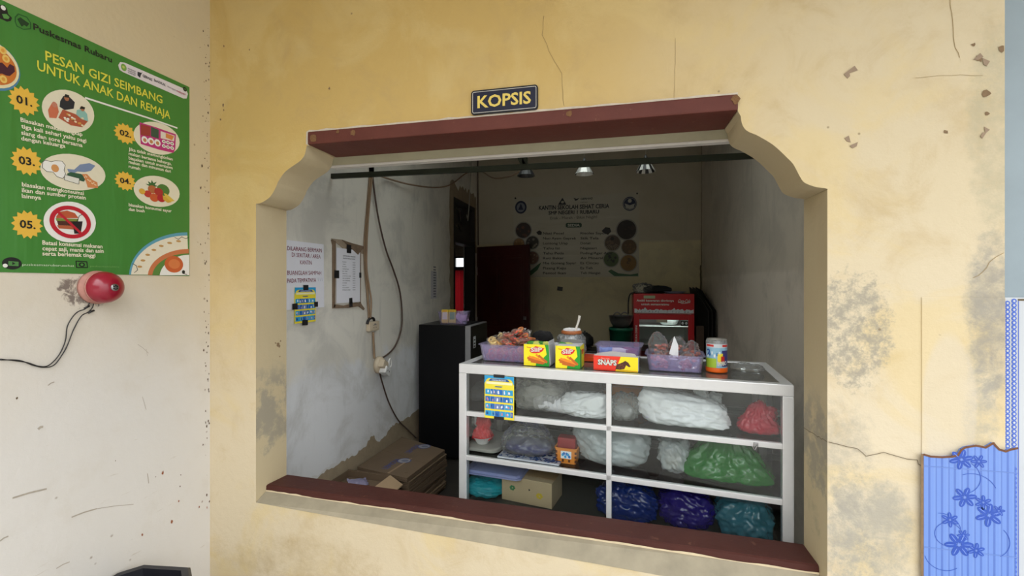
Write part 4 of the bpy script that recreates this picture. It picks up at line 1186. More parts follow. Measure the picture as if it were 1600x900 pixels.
s = MB(); s.tube([(-.008, sz * .8, .012), (-.002, sz * 1.15, .016), (sy * .2, sz * 1.4, .02), (sy * .5, sz * 1.3, .02), (sy * .62, sz, .015)], .009, M_BTAPE, 8)
s.build('tape_wrap', t)['label'] = 'black tape wrapped over the cable joint'
p0 = at_x(590, 570, LEFT)
t = thing('plug_adapter', 'round tan socket with a white adapter plugged in, low on the left wall', 'socket', (LEFT + .001, p0.y, p0.z), rot=FACE_RIGHT)
MB().lathe([(.062, 0), (.062, .02), (.055, .032), (.03, .036), (0, .036)], M_SOCK, 30).build('socket_base', t)
MB().box(-.05, .02, -.03, .028, .03, .075, M_SOCK, .008, M=Matrix.Rotation(R(-30), 4, 'Z')).build('plug_block', t)
s = MB(); Mr = Matrix.Rotation(R(-32), 4, 'Z')
s.box(-.012, .066, -.062, -.006, .03, .085, M_SOCKW, .008, M=Mr)
for x in (.012, .036): s.box(x, x + .007, -.04, -.028, .0845, .0855, M_SIGNBLK, M=Mr)
s.build('adapter', t)['label'] = 'white adapter'
s = MB(); s.tube([(.075 + .02 * math.cos(a_ * .45), .0 + .034 * math.sin(a_ * .45), .06) for a_ in range(15)], .006, M_SOCKW, 8); s.build('pull_ring', t)

# cables
def lcable(name, pix, r, m, label, off=.012, offs=None):
    s = MB(); s.tube([at_x(x, y, LEFT + (offs[i] if offs else off)) for i, (x, y) in enumerate(pix)], r, m, 7)
    o = s.build(name); tag(o, label, 'cable'); return o
M_CABT = mat('tan_cable_sheath', (0.30, 0.20, 0.12), 0.6, var=.25, scale=12)
M_CABD = mat('dark_brown_cable', (0.09, 0.055, 0.04), 0.6, var=.2)
lcable('power_cable', [(580, 262), (577, 290), (574, 330), (570, 380), (571, 420), (574, 455), (576, 485), (577, 498)], .0085, M_CABT, 'tan cable running straight down to the cream wall socket, the left of the pair', .010)
lcable('power_cable', [(583, 262), (579, 300), (575, 345), (573, 385), (573, 420), (577, 450), (580, 470), (579, 497)], .0065, M_CABT, 'thinner tan cable running down to the cream wall socket, the right of the pair', .026)
lcable('power_cable', [(583, 519), (584, 540), (585, 560)], .008, M_CABT, 'short tan cable between the cream socket and the round one', .014)
lcable('power_cable', [(581, 262), (585, 300), (592, 345), (603, 390), (614, 420), (624, 452), (628, 485), (627, 515), (617, 541), (604, 555), (592, 561)], .0065, M_CABD, 'dark brown cable bowing out to the right across the left wall', .018)
lcable('power_cable', [(592, 578), (598, 600), (608, 630), (622, 656), (636, 670), (650, 684)], .0055, M_CABD, 'thin dark cable leading from the round socket down behind the cartons', .010)
s = MB()
s.tube([at_y(582, 268, 2.47), at_x(600, 277, LEFT + .03), at_x(640, 288, LEFT + .03), at_x(680, 293, LEFT + .03), at_x(705, 288, LEFT + .03), at_x(730, 270, LEFT + .03), at_y(752, 268, REAR - .05), at_y(770, 278, 4.6), at_y(795, 276, 4.0), at_y(812, 268, 3.45)], .007, M_CABT, 7)
o = s.build('lamp_cable'); tag(o, 'brown lamp cable sagging across the upper corner to the left pendant lamp', 'cable')
lcable('cord', [(737, 245), (735, 280), (733, 320), (731, 345)], .006, mat('grey_string', (.42, .40, .35), .8), 'pale string hanging in front of the carved fanlight', .02)
s = MB(); s.tube([(LEFT + .02, REAR - .02, 3.3), (LEFT + .02, REAR - .02, 2.9), (LEFT + .025, REAR - .02, 2.0)], .008, M_CABD, 7, False)
o = s.build('cord'); tag(o, 'dark cable running straight down the far left room corner', 'cable')

# steel tie beam of the roof
M_GREENST = mat('dark_green_steel', (0.022, 0.027, 0.014), 0.5, var=.4, scale=14)
YT2 = 2.45
zl = at_y(560, 273.5, YT2).z; zr_ = at_y(1130, 245.5, YT2)
TILT = math.atan2(zr_.z - zl, zr_.x - at_y(560, 273.5, YT2).x)
zl -= math.tan(TILT) * at_y(560, 273.5, YT2).x
t = thing('roof_truss', 'dark green steel roof truss bar spanning the room behind the lintel', 'beam', (0, YT2, zl))
s = MB(); s.box(LEFT + .001, RIGHT - .001, -.004, .0, -.011, .016, M_GREENST); s.box(LEFT + .001, RIGHT - .001, -.004, .016, -.014, -.011, M_GREENST)
s.build('bottom_chord', t, rot=(0, -TILT, 0))
for xa, dx in [(-.4925, -.16), (-.4925, .004), (-1.439, -.06), (-1.439, .004)]:
    s = MB(); L_ = CEIL - zl
    s.prism([(xa - .015, .001, .0), (xa + .015, .001, .0), (xa + .015 + dx * 4.0, .001, L_), (xa - .015 + dx * 4.0, .001, L_)] if dx < -.01 and xa > -1 else [(xa - .015, .001, 0), (xa + .015, .001, 0), (xa + .015 + dx, .001, L_), (xa - .015 + dx, .001, L_)], (0, .006, 0), M_GREENST)
    s.build('strut', t)
# cone lamps hanging in a row
M_LSILV = mat('pleated_silver_shade', (0.62, 0.62, 0.58), 0.35, .3, var=.1)
M_LBLK = mat('black_lamp_metal', (0.012, 0.012, 0.011), 0.5)
for k, (X, yb, lab) in enumerate([(822, 275, 'dark cone pendant lamp, leftmost of the three in the row'), (913, 272, 'pendant lamp with a mostly silver lower shade, middle of the three'), (1009, 268, 'pendant lamp with striped silver and black shade, rightmost of the three')]):
    p = at_y(X, yb, 3.4)
    t = thing('pendant_lamp', lab, 'lamp', p, group='pendant lamps in a row')
    vs, fs = [], []
    n_ = 16
    s = MB()
    for i in range(n_):
        a0, a1 = 2 * math.pi * i / n_, 2 * math.pi * (i + 1) / n_
        q = lambda r, z, a: (r * math.cos(a), r * math.sin(a), z)
        silver = (k == 1 and i not in (8, 15, 0, 7)) or (k == 2 and i % 2 == 0)
        s.add([q(.070, 0, a0), q(.070, 0, a1), q(.034, .062, a1), q(.034, .062, a0)], [(0, 1, 2, 3)], M_LSILV if silver else M_LBLK)
    s.build('lamp_shade', t)
    MB().lathe([(.035, .0625), (.0025, .124), (0, .125)], M_LBLK, 20).build('lamp_cap', t)
    MB().tube([(0, 0, .12), (0, 0, CEIL - p.z)], .0018, mat('grey_string', (.42, .40, .35), .8), 6, False).build('cord', t)

# menu banner on the rear wall
bx0, bx1 = at_y(802.5, 370, REAR).x, at_y(998.5, 370, REAR).x
bz0, bz1 = at_y(998, 432.5, REAR).z, at_y(998, 299.5, REAR).z
g = Sheet(lambda X, Y: (at_y(X, Y, REAR).x - bx0, at_y(X, Y, REAR).z - bz0))
W4, H4 = bx1 - bx0, bz1 - bz0
BAN = NT('silvery_banner_vinyl')
BAN.set(BAN.p.inputs['Base Color'], BAN.mix(BAN.noise(3, 3), (.42, .385, .30), (.48, .445, .35)))
BAN.p.inputs['Roughness'].default_value = .32
mpn = BAN.n('ShaderNodeMapping', Vector=BAN.co(), Rotation=(0, 0, R(-38)), Scale=(1.2, 7, 1))
BAN.bump(BAN.noise(1.4, 2, .5, .5, mpn.outputs[0]), .5, .02)
vs, fs = [], []
for i in range(33):
    for j in range(13):
        u, v = i / 32, j / 12
        sag = -.018 * math.sin(math.pi * u) * v
        vs.append((W4 * u, H4 * v + sag, .0015))
for i in range(32):
    for j in range(12):
        q = i * 13 + j; fs.append((q, q + 13, q + 14, q + 1))
g.add(vs, fs, BAN.m)
g.w = .0035
DK, MID = ink('#1b1c22'), ink('#2c2d30')
g.pp([(872, 320), (879, 309), (885, 320)], DK); g.pe(876.5, 881.5, 314, 318, BAN.m, 1.3, 8)
g.pp([(896, 309), (901, 311), (906, 309), (902, 313), (899, 314)], DK); g.pt('GERMAS', (907, 312.5), (926, 311.5), 3, DK, 1.2, .03); g.pt('sehat', (907, 317), (918, 316.6), 2, DK, 1.2)
g.pe(805, 823, 314, 334, ink('#1c2340')); g.pe(807.5, 820.5, 317, 331.5, ink('#7d8088'), 1.3); g.pp([(810, 328), (814, 318), (818, 328)], ink('#1c2340'), 1.6)
g.pe(973, 995, 307.5, 329.5, ink('#1c2340')); g.ring(*g.P(984, 318.5), .075, .072, .007, ink('#8a8a86'), g.w * 1.3); g.pe(981, 987, 311, 317, ink('#b8b4a2'), 1.4); g.pp([(976, 318), (984, 321), (992, 318), (990, 325), (984, 327), (978, 325)], ink('#a8a69c'), 1.4)
g.pt('KANTIN SEKOLAH SEHAT CERIA', (842, 328), (952, 325), 6.2, DK, 1.2, .03)
g.pt('SMP NEGERI 1 RUBARU', (857, 335.5), (936, 333.5), 5.4, DK, 1.2, .03)
g.pt('Enak - Murah - Bikin Nagih!', (860, 343), (933, 341), 4.2, MID, 1.2)
g.pp([(884, 350), (886, 348.5), (907, 348.2), (909, 350), (909, 354), (907, 355.5), (886, 355.8), (884, 354)], ink('#24402f')); g.pt('SEDIA', (887, 354), (906, 353.8), 3.8, ink('#cfccbe'), 1.4, .02)
for i, (l_, r_) in enumerate([('Nasi Pecel', 'Risoles Sayur'), ('Nasi Ayam Geprek', 'Stik Tela'), ('Lontong Urap', 'Donat'), ('Tahu Isi', 'Nagasari'), ('Tahu Petis', 'Puding/Agar Agar'), ('Roti Bakar', 'Air Mineral'), ('Mie Goreng Sayur', 'Es Cincau'), ('Pisang Keju', 'Es Teh'), ('Pentol Ikan', 'Teh Hangat')]):
    Y = 366.5 + i * 7.75
    g.pt(l_, (848.5, Y), (848.5 + len(l_) * 3.25, Y - .1), 3.6, DK, 1.3, .016); g.pt(r_, (907, Y - .2), (907 + len(r_) * 3.15, Y - .3), 3.6, DK, 1.3, .016)
def dish(X, Y, r, rim, food, food2, sd, ch=False):
    g.pe(X - r, X + r, Y - r, Y + r, ink(rim)); g.pe(X - r * .88, X + r * .88, Y - r * .88, Y + r * .88, ink(food), 1.2)
    q = random.Random(sd)
    for i in range(14):
        a_, d_ = q.uniform(0, 6.28), r * .7 * math.sqrt(q.random()); rr = r * q.uniform(.08, .2)
        x_, y_ = X + d_ * math.cos(a_), Y + d_ * math.sin(a_)
        g.pe(x_ - rr, x_ + rr, y_ - rr, y_ + rr, ink(food2 if i % 2 else food), 1.4 + .02 * i, 8)
for a_ in [(818, 360, 13.5, '#8d8a80', '#33201a', '#5a3526', 1), (811, 381, 9.5, '#8d8a80', '#8a6a42', '#a8865a', 2), (832, 379, 11, '#8d8a80', '#3a342c', '#7d7468', 3), (832, 403, 11, '#8d8a80', '#6d4a3a', '#9a8268', 4), (979, 359, 17, '#8d8a80', '#24150f', '#33201a', 5), (957, 379.5, 13.5, '#8d8a80', '#56473a', '#6d5a48', 6), (983, 386, 13, '#8d8a80', '#5a4326', '#6d5230', 7), (955, 405, 13, '#8d8a80', '#4a5a34', '#1c1c1c', 8), (982, 411, 14, '#8d8a80', '#7a5a22', '#5a3f18', 9)]:
    dish(*a_)
for i in range(9):
    t_ = .5 + i * .26; g.pl([(957 + 5 * math.cos(t_), 379 + 5 * math.sin(t_)), (957 + 12 * math.cos(t_), 380 + 11 * math.sin(t_))], 1.0, ink('#b0a58e'), 1.9)
g.pe(953.5, 959.5, 370, 376, ink('#1a120d'), 2, 10)
g.pp([(940, 361), (946, 355), (953, 356), (955, 362), (950, 367), (943, 364)], ink('#241a16')); g.pp([(838, 363), (843, 360), (847, 363), (846, 367), (841, 367)], ink('#241a16'))
g.pp([(955, 421), (966, 427), (985, 429), (997, 427), (997, 431.5), (960, 431.5), (950, 424)], ink('#2f5a3a'), 1.1); g.pp([(828, 424), (840, 414), (846, 410), (840, 422), (830, 430), (820, 431), (820, 426)], ink('#2f5a3a'), 1.1)
for X, Y in [(805.5, 310), (995.5, 302.5)]: g.pe(X - 1.5, X + 1.5, Y - 1.5, Y + 1.5, BLK, 1.6, 8)
o = g.build('menu_banner', None, (bx0, REAR - .002, bz0), FACE_CAM); tag(o, 'grey canteen menu banner with dish photos on the rear wall', 'banner')
p = at_y(875, 451, REAR)
o = MB().prism([(-.035, -.02, 0), (.03, -.03, 0), (.035, .02, 0), (-.028, .028, 0)], (0, 0, .006), M_BTAPE).build('tape_scrap', None, (p.x, REAR - .002, p.z), (R(90), 0, 0)); tag(o, 'small black tape patch stuck on the rear wall under the banner', 'tape')

# ================================================================== DISPLAY CASE
CZ = 1.12
PA, PB = at_z(717, 568, CZ), at_z(1241, 602, CZ)
CANG = math.atan2(PB.y - PA.y, PB.x - PA.x)
CW, CD = Vector((PB.x - PA.x, PB.y - PA.y)).length, 0.53
CM = Matrix.Translation((PA.x, PA.y, 0)) @ Matrix.Rotation(CANG, 4, 'Z')
CMI = CM.inverted()
CNRM = (CM.to_3x3() @ Vector((0, 1, 0)))
def cq(X, Y, v):
    """where the photo ray meets the case's own plane at depth v: (u, z)"""
    p = CMI @ hit(X, Y, CM @ Vector((0, v, 0)), CNRM); return p.x, p.z
def ctop(X, Y, z=CZ):
    p = CMI @ at_z(X, Y, z); return p.x, p.y
def cw(u, v, z): return CM @ Vector((u, v, z))
M_ALU = mat('white_aluminium', (0.70, 0.71, 0.72), 0.35, .35, var=.06, scale=30)
M_GLASS = glass('case_glass')
M_SHELF = glass('shelf_glass', (0.90, 0.94, 0.92), .03)
M_TOPG = plastic('smoked_top_glass', (0.17, 0.17, 0.16), .5, .10, 0, tint=(.80, .83, .82))
case = thing('display_case', 'white aluminium and glass display case behind the hatch', 'display case', (PA.x, PA.y, 0), CANG)
SHELVES = [0.893, 0.680, 0.455]
for u, v in [(0, 0), (CW - .038, 0), (0, CD - .038), (CW - .038, CD - .038)]:
    MB().box(u, u + .038, v, v + .038, 0, CZ - .045, M_ALU, .003).build('post', case)
UM = cq(951, 700, 0)[0]
MB().box(UM - .011, UM + .011, .002, .024, .41, CZ - .045, M_ALU, .002).build('mullion', case)
for a in [(0, CW, 0, .038), (0, CW, CD - .038, CD)]:
    MB().box(*a, CZ - .045, CZ, M_ALU, .003).build('top_rail', case)
for u in (0, CW - .038):
    MB().box(u, u + .038, .038, CD - .038, CZ - .045, CZ, M_ALU, .003).build('top_rail', case)
MB().box(.038, CW - .038, .038, CD - .038, CZ - .009, CZ - .003, M_TOPG).build('top_glass', case)['label'] = 'smoked glass top'
for z in SHELVES[:2]:
    r_ = MB().box(.038, CW - .038, .002, .022, z - .022, z, M_ALU, .002).build('shelf_rail', case)
    MB().box(.038, CW - .038, CD - .024, CD - .004, z - .022, z, M_ALU, .002).build('shelf_rail', case)
    MB().box(.008, CW - .008, .0225, CD - .025, z - .007, z, M_SHELF).build('shelf', case)['label'] = 'glass shelf'
MB().box(.038, CW - .038, .004, CD - .004, SHELVES[2] - .02, SHELVES[2], mat('bottom_board', (.045, .048, .044), .5), .002).build('bottom_board', case)
MB().box(.038, CW - .038, .002, .03, .40, .435, M_ALU, .002).build('bottom_rail', case)
for u0, u1 in [(.038, UM - .011), (UM + .011, CW - .038)]:
    MB().box(u0, u1, .010, .013, .436, CZ - .045, M_GLASS).build('front_pane', case)
for u in (.016, CW - .019):
    MB().box(u, u + .003, .04, CD - .04, .436, CZ - .045, M_GLASS).build('side_pane', case)
for u0, u1, v in [(.04, CW * .52, CD - .016), (CW * .48, CW - .04, CD - .008)]:
    d = MB().box(u0, u1, v, v + .004, .456, CZ - .05, glass('door_glass', (.42, .47, .45), .05)).build('sliding_door', case)
    for ua in (u0, u1 - .022): MB().box(ua, ua + .022, v - .004, v + .007, .456, CZ - .05, M_ALU, .001).build('door_stile', d)
# small steel latch on the right front rail
s = MB(); u, z = cq(1181, 690, 0)
s.box(u - .008, u + .008, -.006, .002, SHELVES[0] - .02, SHELVES[0] - .005, MC['dull_steel'], .001); s.tube([(u + .004, -.008, SHELVES[0] - .012), (u - .006, -.012, SHELVES[0] - .03), (u - .012, -.01, SHELVES[0] - .018)], .0025, MC['dull_steel'], 6)
s.build('latch', case)

# poster taped on the case front
a, b = cq(757.5, 652, -.001), cq(803.5, 589, -.001)
W2, H2 = b[0] - a[0], b[1] - a[1]
t = thing('product_poster', 'blue and yellow product poster taped on the display case glass', 'poster', cw(a[0], -.003, a[1]), rot=(R(90), 0, CANG))
product_poster(W2, H2).build('sheet', t)
tape_bits(t, [(W2 * .5, H2 * .995, .055, .014, 0), (W2 * .5, .004, .05, .014, 0)], .0014)

# ------------------------------------------------------------------ bags
def tri(x):
    x = x - math.floor(x); return abs(2 * x - 1)
def bag(mb, w_, d_, h_, seed, m, top=0.0, pleat=0.0, crumple=.10, sq=2.8, sub=5, lump=.16, M=None, lean=(0, 0), facets=46, knot=None, kfold=.0, kpull=.0, taperx=0.0):
    rnd = random.Random(seed)
    planes = [(Vector((rnd.gauss(0, 1), rnd.gauss(0, 1), rnd.gauss(0, 1))).normalized(), rnd.uniform(.8, 2.6), rnd.random()) for _ in range(7)]
    off = Vector((rnd.uniform(0, 90), rnd.uniform(0, 90), rnd.uniform(0, 90)))
    bm = bmesh.new()
    bmesh.ops.create_icosphere(bm, subdivisions=sub, radius=1)
    mn = min(w_, d_, h_)
    if knot:
        kv = Vector(knot).normalized(); ka = kv.orthogonal().normalized(); kb = kv.cross(ka)
    fc = [Vector((rnd.gauss(0, 1), rnd.gauss(0, 1), rnd.gauss(0, 1))).normalized() for _ in range(facets)]
    for v in bm.verts:
        n = v.co.normalized()
        r = (abs(n.x) ** sq + abs(n.y) ** sq + abs(n.z) ** sq) ** (-1 / sq)
        p = n * r
        t = max(0, min(1, (p.z + 1) / 2))
        k = 1 - top * (t * t * (3 - 2 * t))
        th = math.atan2(n.y, n.x)
        k *= 1 + pleat * t * (tri(th * 2.4 + noise.noise(n * 2 + off) * 1.2) - .5)
        q = Vector((p.x * w_ / 2 * k, p.y * d_ / 2 * k, t * h_))
        f = sum(abs(tri(n.dot(a) * fr + ph + .35 * noise.noise(n * 1.7 + off)) - .5) * 2 for a, fr, ph in planes) / 7 - .5
        g_ = noise.noise(n * 1.5 + off) * lump + noise.noise(n * 5 + off) * lump * .10
        e = max(0, min(1, t * 5))
        q += Vector((n.x, n.y, n.z * .8)) * (mn * .5 * (crumple * f * 2.2 + g_)) * (.35 + .65 * e)
        if facets:
            nn_ = (n + .22 * noise.noise_vector(n * 2.5 + off)).normalized()
            ds = sorted((nn_.dot(a) for a in fc), reverse=True)[:2]
            cr = max(0, 1 - (ds[0] - ds[1]) * 14)            # ridge where two facets meet
            q += Vector((n.x, n.y, n.z * .8)) * (mn * .5 * crumple * (1.1 * (.96 / max(.6, ds[0]) - 1.1) + .35 * cr)) * (.35 + .65 * e)
        if knot:
            kd = n.dot(kv)
            ang = math.atan2(n.dot(kb), n.dot(ka))
            wv = tri(ang * 2.1 + .8 * noise.noise(n * 1.6 + off)) + .5 * tri(ang * 4.6 + .8 * noise.noise(n * 2.1 + off))
            q += Vector((n.x, n.y, n.z * .8)) * (mn * .5 * kfold * (wv - .8) * (.25 + .75 * max(0, (kd + 1) / 2)) * (.3 + .7 * e))
            q += kv * (mn * kpull * max(0, kd - .55) ** 2 * 5)
        q.z *= 1 - taperx * (p.x + 1) / 2
        q.x += lean[0] * t; q.y += lean[1] * t
        q.z = max(q.z, 0.0005 + .0015 * (1 - e))
        v.co = q
    return mb.bm(bm, m, True, M)
def ear(mb, x, y, z, w_, h_, seed, m, tilt=0.0):
    bag(mb, w_, w_ * .4, h_, seed, m, .75, .7, .5, 1.9, 4, .5, Matrix.Translation((x, y, z)) @ Matrix.Rotation(tilt, 4, 'Y'))
P_RED = plastic('red_bag_film', '#d8202c', .78, .25, .5, 14)
P_PINKRED = plastic('pinkish_red_bag_film', '#c2263f', .70, .25, .5, 14)
P_WHITE = plastic('white_bag_film', '#f0f3f6', .78, .25, .55, 7, tint=(.93, .95, .97))
P_MILK = plastic('milky_bag_film', '#e6eff2', .34, .18, .6, 7, tint=(.90, .95, .96))
P_CLEAR = plastic('clear_bag_film', '#e8ecec', .07, .12, .8, 9, tint=(.95, .96, .96))
P_CRINKLE = plastic('crinkled_clear_film', '#d4d4cc', .20, .12, .9, 10, tint=(.9, .9, .89))
P_GREEN = plastic('green_bag_film', '#157024', .82, .18, .6, 7)
P_BLUE = plastic('dark_blue_bag_film', '#0b2468', .88, .14, .8, 7)
P_PURPLE = plastic('purple_bag_film', '#23186a', .90, .2, .7, 7)
P_DULLTEAL = plastic('dull_teal_bag_film', '#41798a', .66, .22, .55, 6)
P_TEAL = plastic('teal_bag_film', '#16a4b4', .80, .14, .7, 9)
P_LAV = plastic('lavender_plastic', '#d4ccff', .15, .2, 0, tint=(.96, .93, 1.0), ior=1.35)
P_LAVLID = plastic('lavender_lid_plastic', '#aab4ee', .65, .3, 0, tint=(.85, .88, .98))

def place(X0, X1, Y0, Y1, v, zs, lift=0.0):
    """footprint of a bag on a shelf from its extent in the photograph"""
    u0, u1 = cq(X0, (Y0 + Y1) / 2, v)[0], cq(X1, (Y0 + Y1) / 2, v)[0]
    z1 = cq((X0 + X1) / 2, Y0, v)[1]
    return (u0 + u1) / 2, u1 - u0, z1 - zs - lift
def bag_thing(name, label, cat, box, v, zs, dep, seed, m, extra=None, **kw):
    u, w_, h_ = place(*box, v, zs)
    t = thing(name, label, cat, cw(u, v, zs + .001), CANG)
    s = MB(); bag(s, w_, dep, h_, seed, m, **kw)
    vmax = max(p_[1] for p_ in s.v); vmin = min(p_[1] for p_ in s.v)
    lim = (v - .030, CD - .03 - v)                        # clear of the front pane and the sliding doors
    s.v = [(p_[0], max(-lim[0], min(lim[1], p_[1])), p_[2]) for p_ in s.v]
    s.build('bag_film', t)
    if extra: extra(t, w_, dep, h_)
    return t
S1, S2, S3 = SHELVES
# --- top shelf
bag_thing('clear_bag', 'dim clear plastic bag at the far left of the case\'s top shelf', 'bag', (728, 770, 596, 642), .24, S1, .22, 3, P_CLEAR, crumple=.25, lump=.25)
def cups(t, w_, d_, h_):
    s = MB()
    for i in range(7):
        Mx = Matrix.Translation((-.01 + i * .021, -.055, .042 - i * .0015)) @ Matrix.Rotation(R(78), 4, 'Y')
        s.lathe([(.026, .0), (.036, .05), (.0375, .052), (.034, .05), (.024, .002), (0, .002)], mat('white_paper_cup', (.78, .78, .82), .6), 22, M=Mx)
    s.build('cup_stack', t)['label'] = 'nested white cups'
    s = MB(); bag(s, w_ * .7, d_ * .5, h_ * .5, 91, mat('grey_wrapping', (.42, .41, .38), .7, var=.3), crumple=.3, sub=4, M=Matrix.Translation((0, .06, .015))); s.build('bag_contents', t)
bag_thing('clear_bag', 'big clear bag of white cups behind the glass, beside the taped poster', 'bag', (804, 886, 584, 654), .15, S1, .20, 11, P_CRINKLE, cups, crumple=.25, lump=.12, knot=(-.4, -.3, .8), kfold=.15)
def clear_fill(col, k=.75, hh=.6, sd=7):
    k *= .85; hh *= .9
    def f(t, w_, d_, h_):
        s = MB(); bag(s, w_ * k, d_ * k, h_ * hh, sd, col, crumple=.3, sub=4, M=Matrix.Translation((0, 0, .004))); s.build('bag_contents', t)
    return f
bag_thing('clear_bag', 'flattened clear bag lying at the back behind the white bag, top shelf', 'bag', (872, 952, 588, 630), .38, S1, .18, 14, P_CRINKLE, clear_fill(mat('grey_wrapping', (.42, .41, .38), .7, var=.3), .8, .7, 71), crumple=.3)
bag_thing('white_bag', 'crumpled white plastic bag on the top shelf, left of the mullion', 'bag', (876, 958, 614, 660), .115, S1, .17, 21, P_WHITE, clear_fill(mat('white_paper_cup', (.78, .78, .82), .6), .7, .6, 72), crumple=.2, lump=.25, knot=(.5, -.5, .6), kfold=0.17, kpull=.25)
bag_thing('clear_bag', 'clear crackling bag just right of the mullion, top shelf', 'bag', (954, 997, 617, 652), .13, S1, .15, 24, P_CRINKLE, clear_fill(mat('dull_silver_wrap', (.45, .47, .5), .35), .75, .6, 73), crumple=.3, lump=.25)
M_ORANGE = mat('orange_plastic', '#e08a2c', .4, var=.06)
u, w_, h_ = place(952, 1012, 600, 622, .40, S1)
t = thing('plastic_basket', 'long amber plastic basket at the back of the top shelf', 'basket', cw(u, .40, S1 + .001), CANG)
def tray_levels(w2, d2, h2, taper, th=.003, r=.03, rim=.008, k=5, slots=None):
    def rr(sx, sy, z, r_):
        p = []
        for cx, cy, a0 in [(sx - r_, sy - r_, 0), (-sx + r_, sy - r_, 90), (-sx + r_, -sy + r_, 180), (sx - r_, -sy + r_, 270)]:
            for i in range(k + 1):
                a = R(a0 + 90 * i / k); p.append((cx + r_ * math.cos(a), cy + r_ * math.sin(a), z))
        return p
    L = [rr(w2 / 2 * taper, d2 / 2 * taper, 0, r), rr(w2 / 2, d2 / 2, h2 - .004, r)]
    if rim: L += [rr(w2 / 2 + rim, d2 / 2 + rim, h2 - .003, r + rim), rr(w2 / 2 + rim, d2 / 2 + rim, h2, r + rim)]
    L += [rr(w2 / 2 - th, d2 / 2 - th, h2, r), rr(w2 / 2 * taper - th, d2 / 2 * taper - th, th, r)]
    return L
def tray_mesh(mb, w2, d2, h2, taper, m, **kw):
    L = tray_levels(w2, d2, h2, taper, **kw)
    n_ = len(L[0]); vs, fs = [], []
    for l_ in L: vs += l_
    for i in range(len(L) - 1):
        for j in range(n_): fs.append((i * n_ + j, i * n_ + (j + 1) % n_, (i + 1) * n_ + (j + 1) % n_, (i + 1) * n_ + j))
    fs.append(tuple(range(n_))[::-1]); fs.append(tuple((len(L) - 1) * n_ + j for j in range(n_)))
    return mb.add(vs, fs, m, False)
s = MB(); tray_mesh(s, w_, .16, max(.06, h_), .94, M_ORANGE)
for i in range(22):
    x = -w_ / 2 + .012 + i * (w_ - .02) / 22
    s.box(x, x + .004, -.0825, -.079, .012, max(.06, h_) * .6, mat('amber_slot', '#7a4312', .6))
s.build('basket_body', t)
def inner_paper(t, w_, d_, h_):
    s = MB(); bag(s, w_ * .74, d_ * .7, h_ * .5, 31, mat('lilac_paper_stack', (.60, .58, .74), .6), crumple=.15, sq=4, sub=4, M=Matrix.Translation((-.03, 0, .004)))
    s.build('bag_contents', t)
    s = MB(); ear(s, w_ * .16, 0, h_ * .70, .10, .05, 5, P_MILK, .5); ear(s, w_ * .28, .01, h_ * .62, .09, .05, 8, P_MILK, 1.0); s.build('bag_handle', t)
bag_thing('white_bag', 'large sloping white bag filling the top shelf, right of the mullion', 'bag', (998, 1146, 600, 676), .14, S1, .22, 33, P_WHITE, inner_paper, crumple=.16, sq=3.2, lump=.16, top=.15, lean=(-.02, 0), knot=(.75, -.2, .6), kfold=0.16, kpull=.12, taperx=.42)
def red_ears(k):
    def f(t, w_, d_, h_):
        s = MB()
        for i, (dx, tl) in enumerate([(-.06, -.15), (.16, .9)]):
            ear(s, dx * w_, 0, h_ * .62, w_ * .5, h_ * .42, k + i, P_PINKRED, tl)
        s.build('bag_handle', t)
    return f
bag_thing('red_bag', 'knotted red bag with pink packets at the right end of the top shelf', 'bag', (1146, 1224, 636, 684), .115, S1, .15, 41, P_PINKRED, lambda t, w_, d_, h_: (red_ears(60)(t, w_, d_, h_ * 1.1), clear_fill(mat('pink_packet', '#d8507c', .4, var=.25), .84, .55, 74)(t, w_, d_, h_)), crumple=.16, top=.6, sq=2.8, knot=(.1, 0, 1), kfold=.2, kpull=.25)
# --- middle shelf
u, w_, h_ = place(733, 776, 660, 708, .12, S2)
s = MB(); s.lathe([(.028, 0), (.03, .004), (.052, .036), (.054, .037), (.050, .034), (.027, .006), (0, .006)], mat('white_foam_bowl', (.78, .78, .78), .5, var=.04), 30)
zb = .026
o = s.build('foam_bowl', None, cw(u, .12, S2 + zb)); tag(o, 'white foam bowl under the red bag on the middle shelf', 'bowl')
t = thing('red_bag', 'bright red bag standing in the white bowl on the middle shelf', 'bag', cw(u, .12, S2 + zb + .012), CANG)
s = MB(); bag(s, .115, .09, .095, 52, P_RED, top=.6, crumple=.2, sub=5, knot=(.1, 0, 1), kfold=.3, kpull=.2); s.build('bag_film', t)
s = MB()
for i, (dx, tl, hh) in enumerate([(-.012, -.18, .075), (.018, .22, .075)]): ear(s, dx, 0, .060, .05, hh, 53 + i, P_RED, tl)
s.build('bag_handle', t)
s = MB(); ear(s, -.035, .02, .06, .04, .06, 57, P_WHITE, -.3); s.build('white_bag_tip', t)['label'] = 'white bag tip'
s = MB(); bag(s, .19, .28, zb, 58, mat('grey_folded_cloth', (.36, .35, .32), .9, var=.2), crumple=.1, sq=5, sub=4)
uu = cq(750, 712, .16)[0]
o = s.build('folded_cloth', None, cw(uu + .045, .19, S2 + .001), (0, 0, CANG)); tag(o, 'grey folded cloth under the white bowl on the middle shelf', 'cloth')
u, w_, h_ = place(781, 882, 707, 728, .12, S2)
s = MB(); s.box(-.15, .15, -.10, .12, 0, .008, mat('blue_white_paper', (.62, .64, .72), .5), .001)
rnd = random.Random(2)
for i in range(300):
    x, y = rnd.uniform(-.145, .145), rnd.uniform(-.095, .115)
    s.ell(x, y, rnd.uniform(.004, .012), rnd.uniform(.003, .007), BP_NAVY if i % 3 else ink('#2a2f6a'), .0085 + i * 2e-6, 7, rnd.uniform(0, 3))
o = s.build('patterned_paper', None, cw(u + .01, .125, S2 + .001), (0, 0, CANG)); tag(o, 'blue and white patterned paper lying under a clear bag, middle shelf', 'paper')
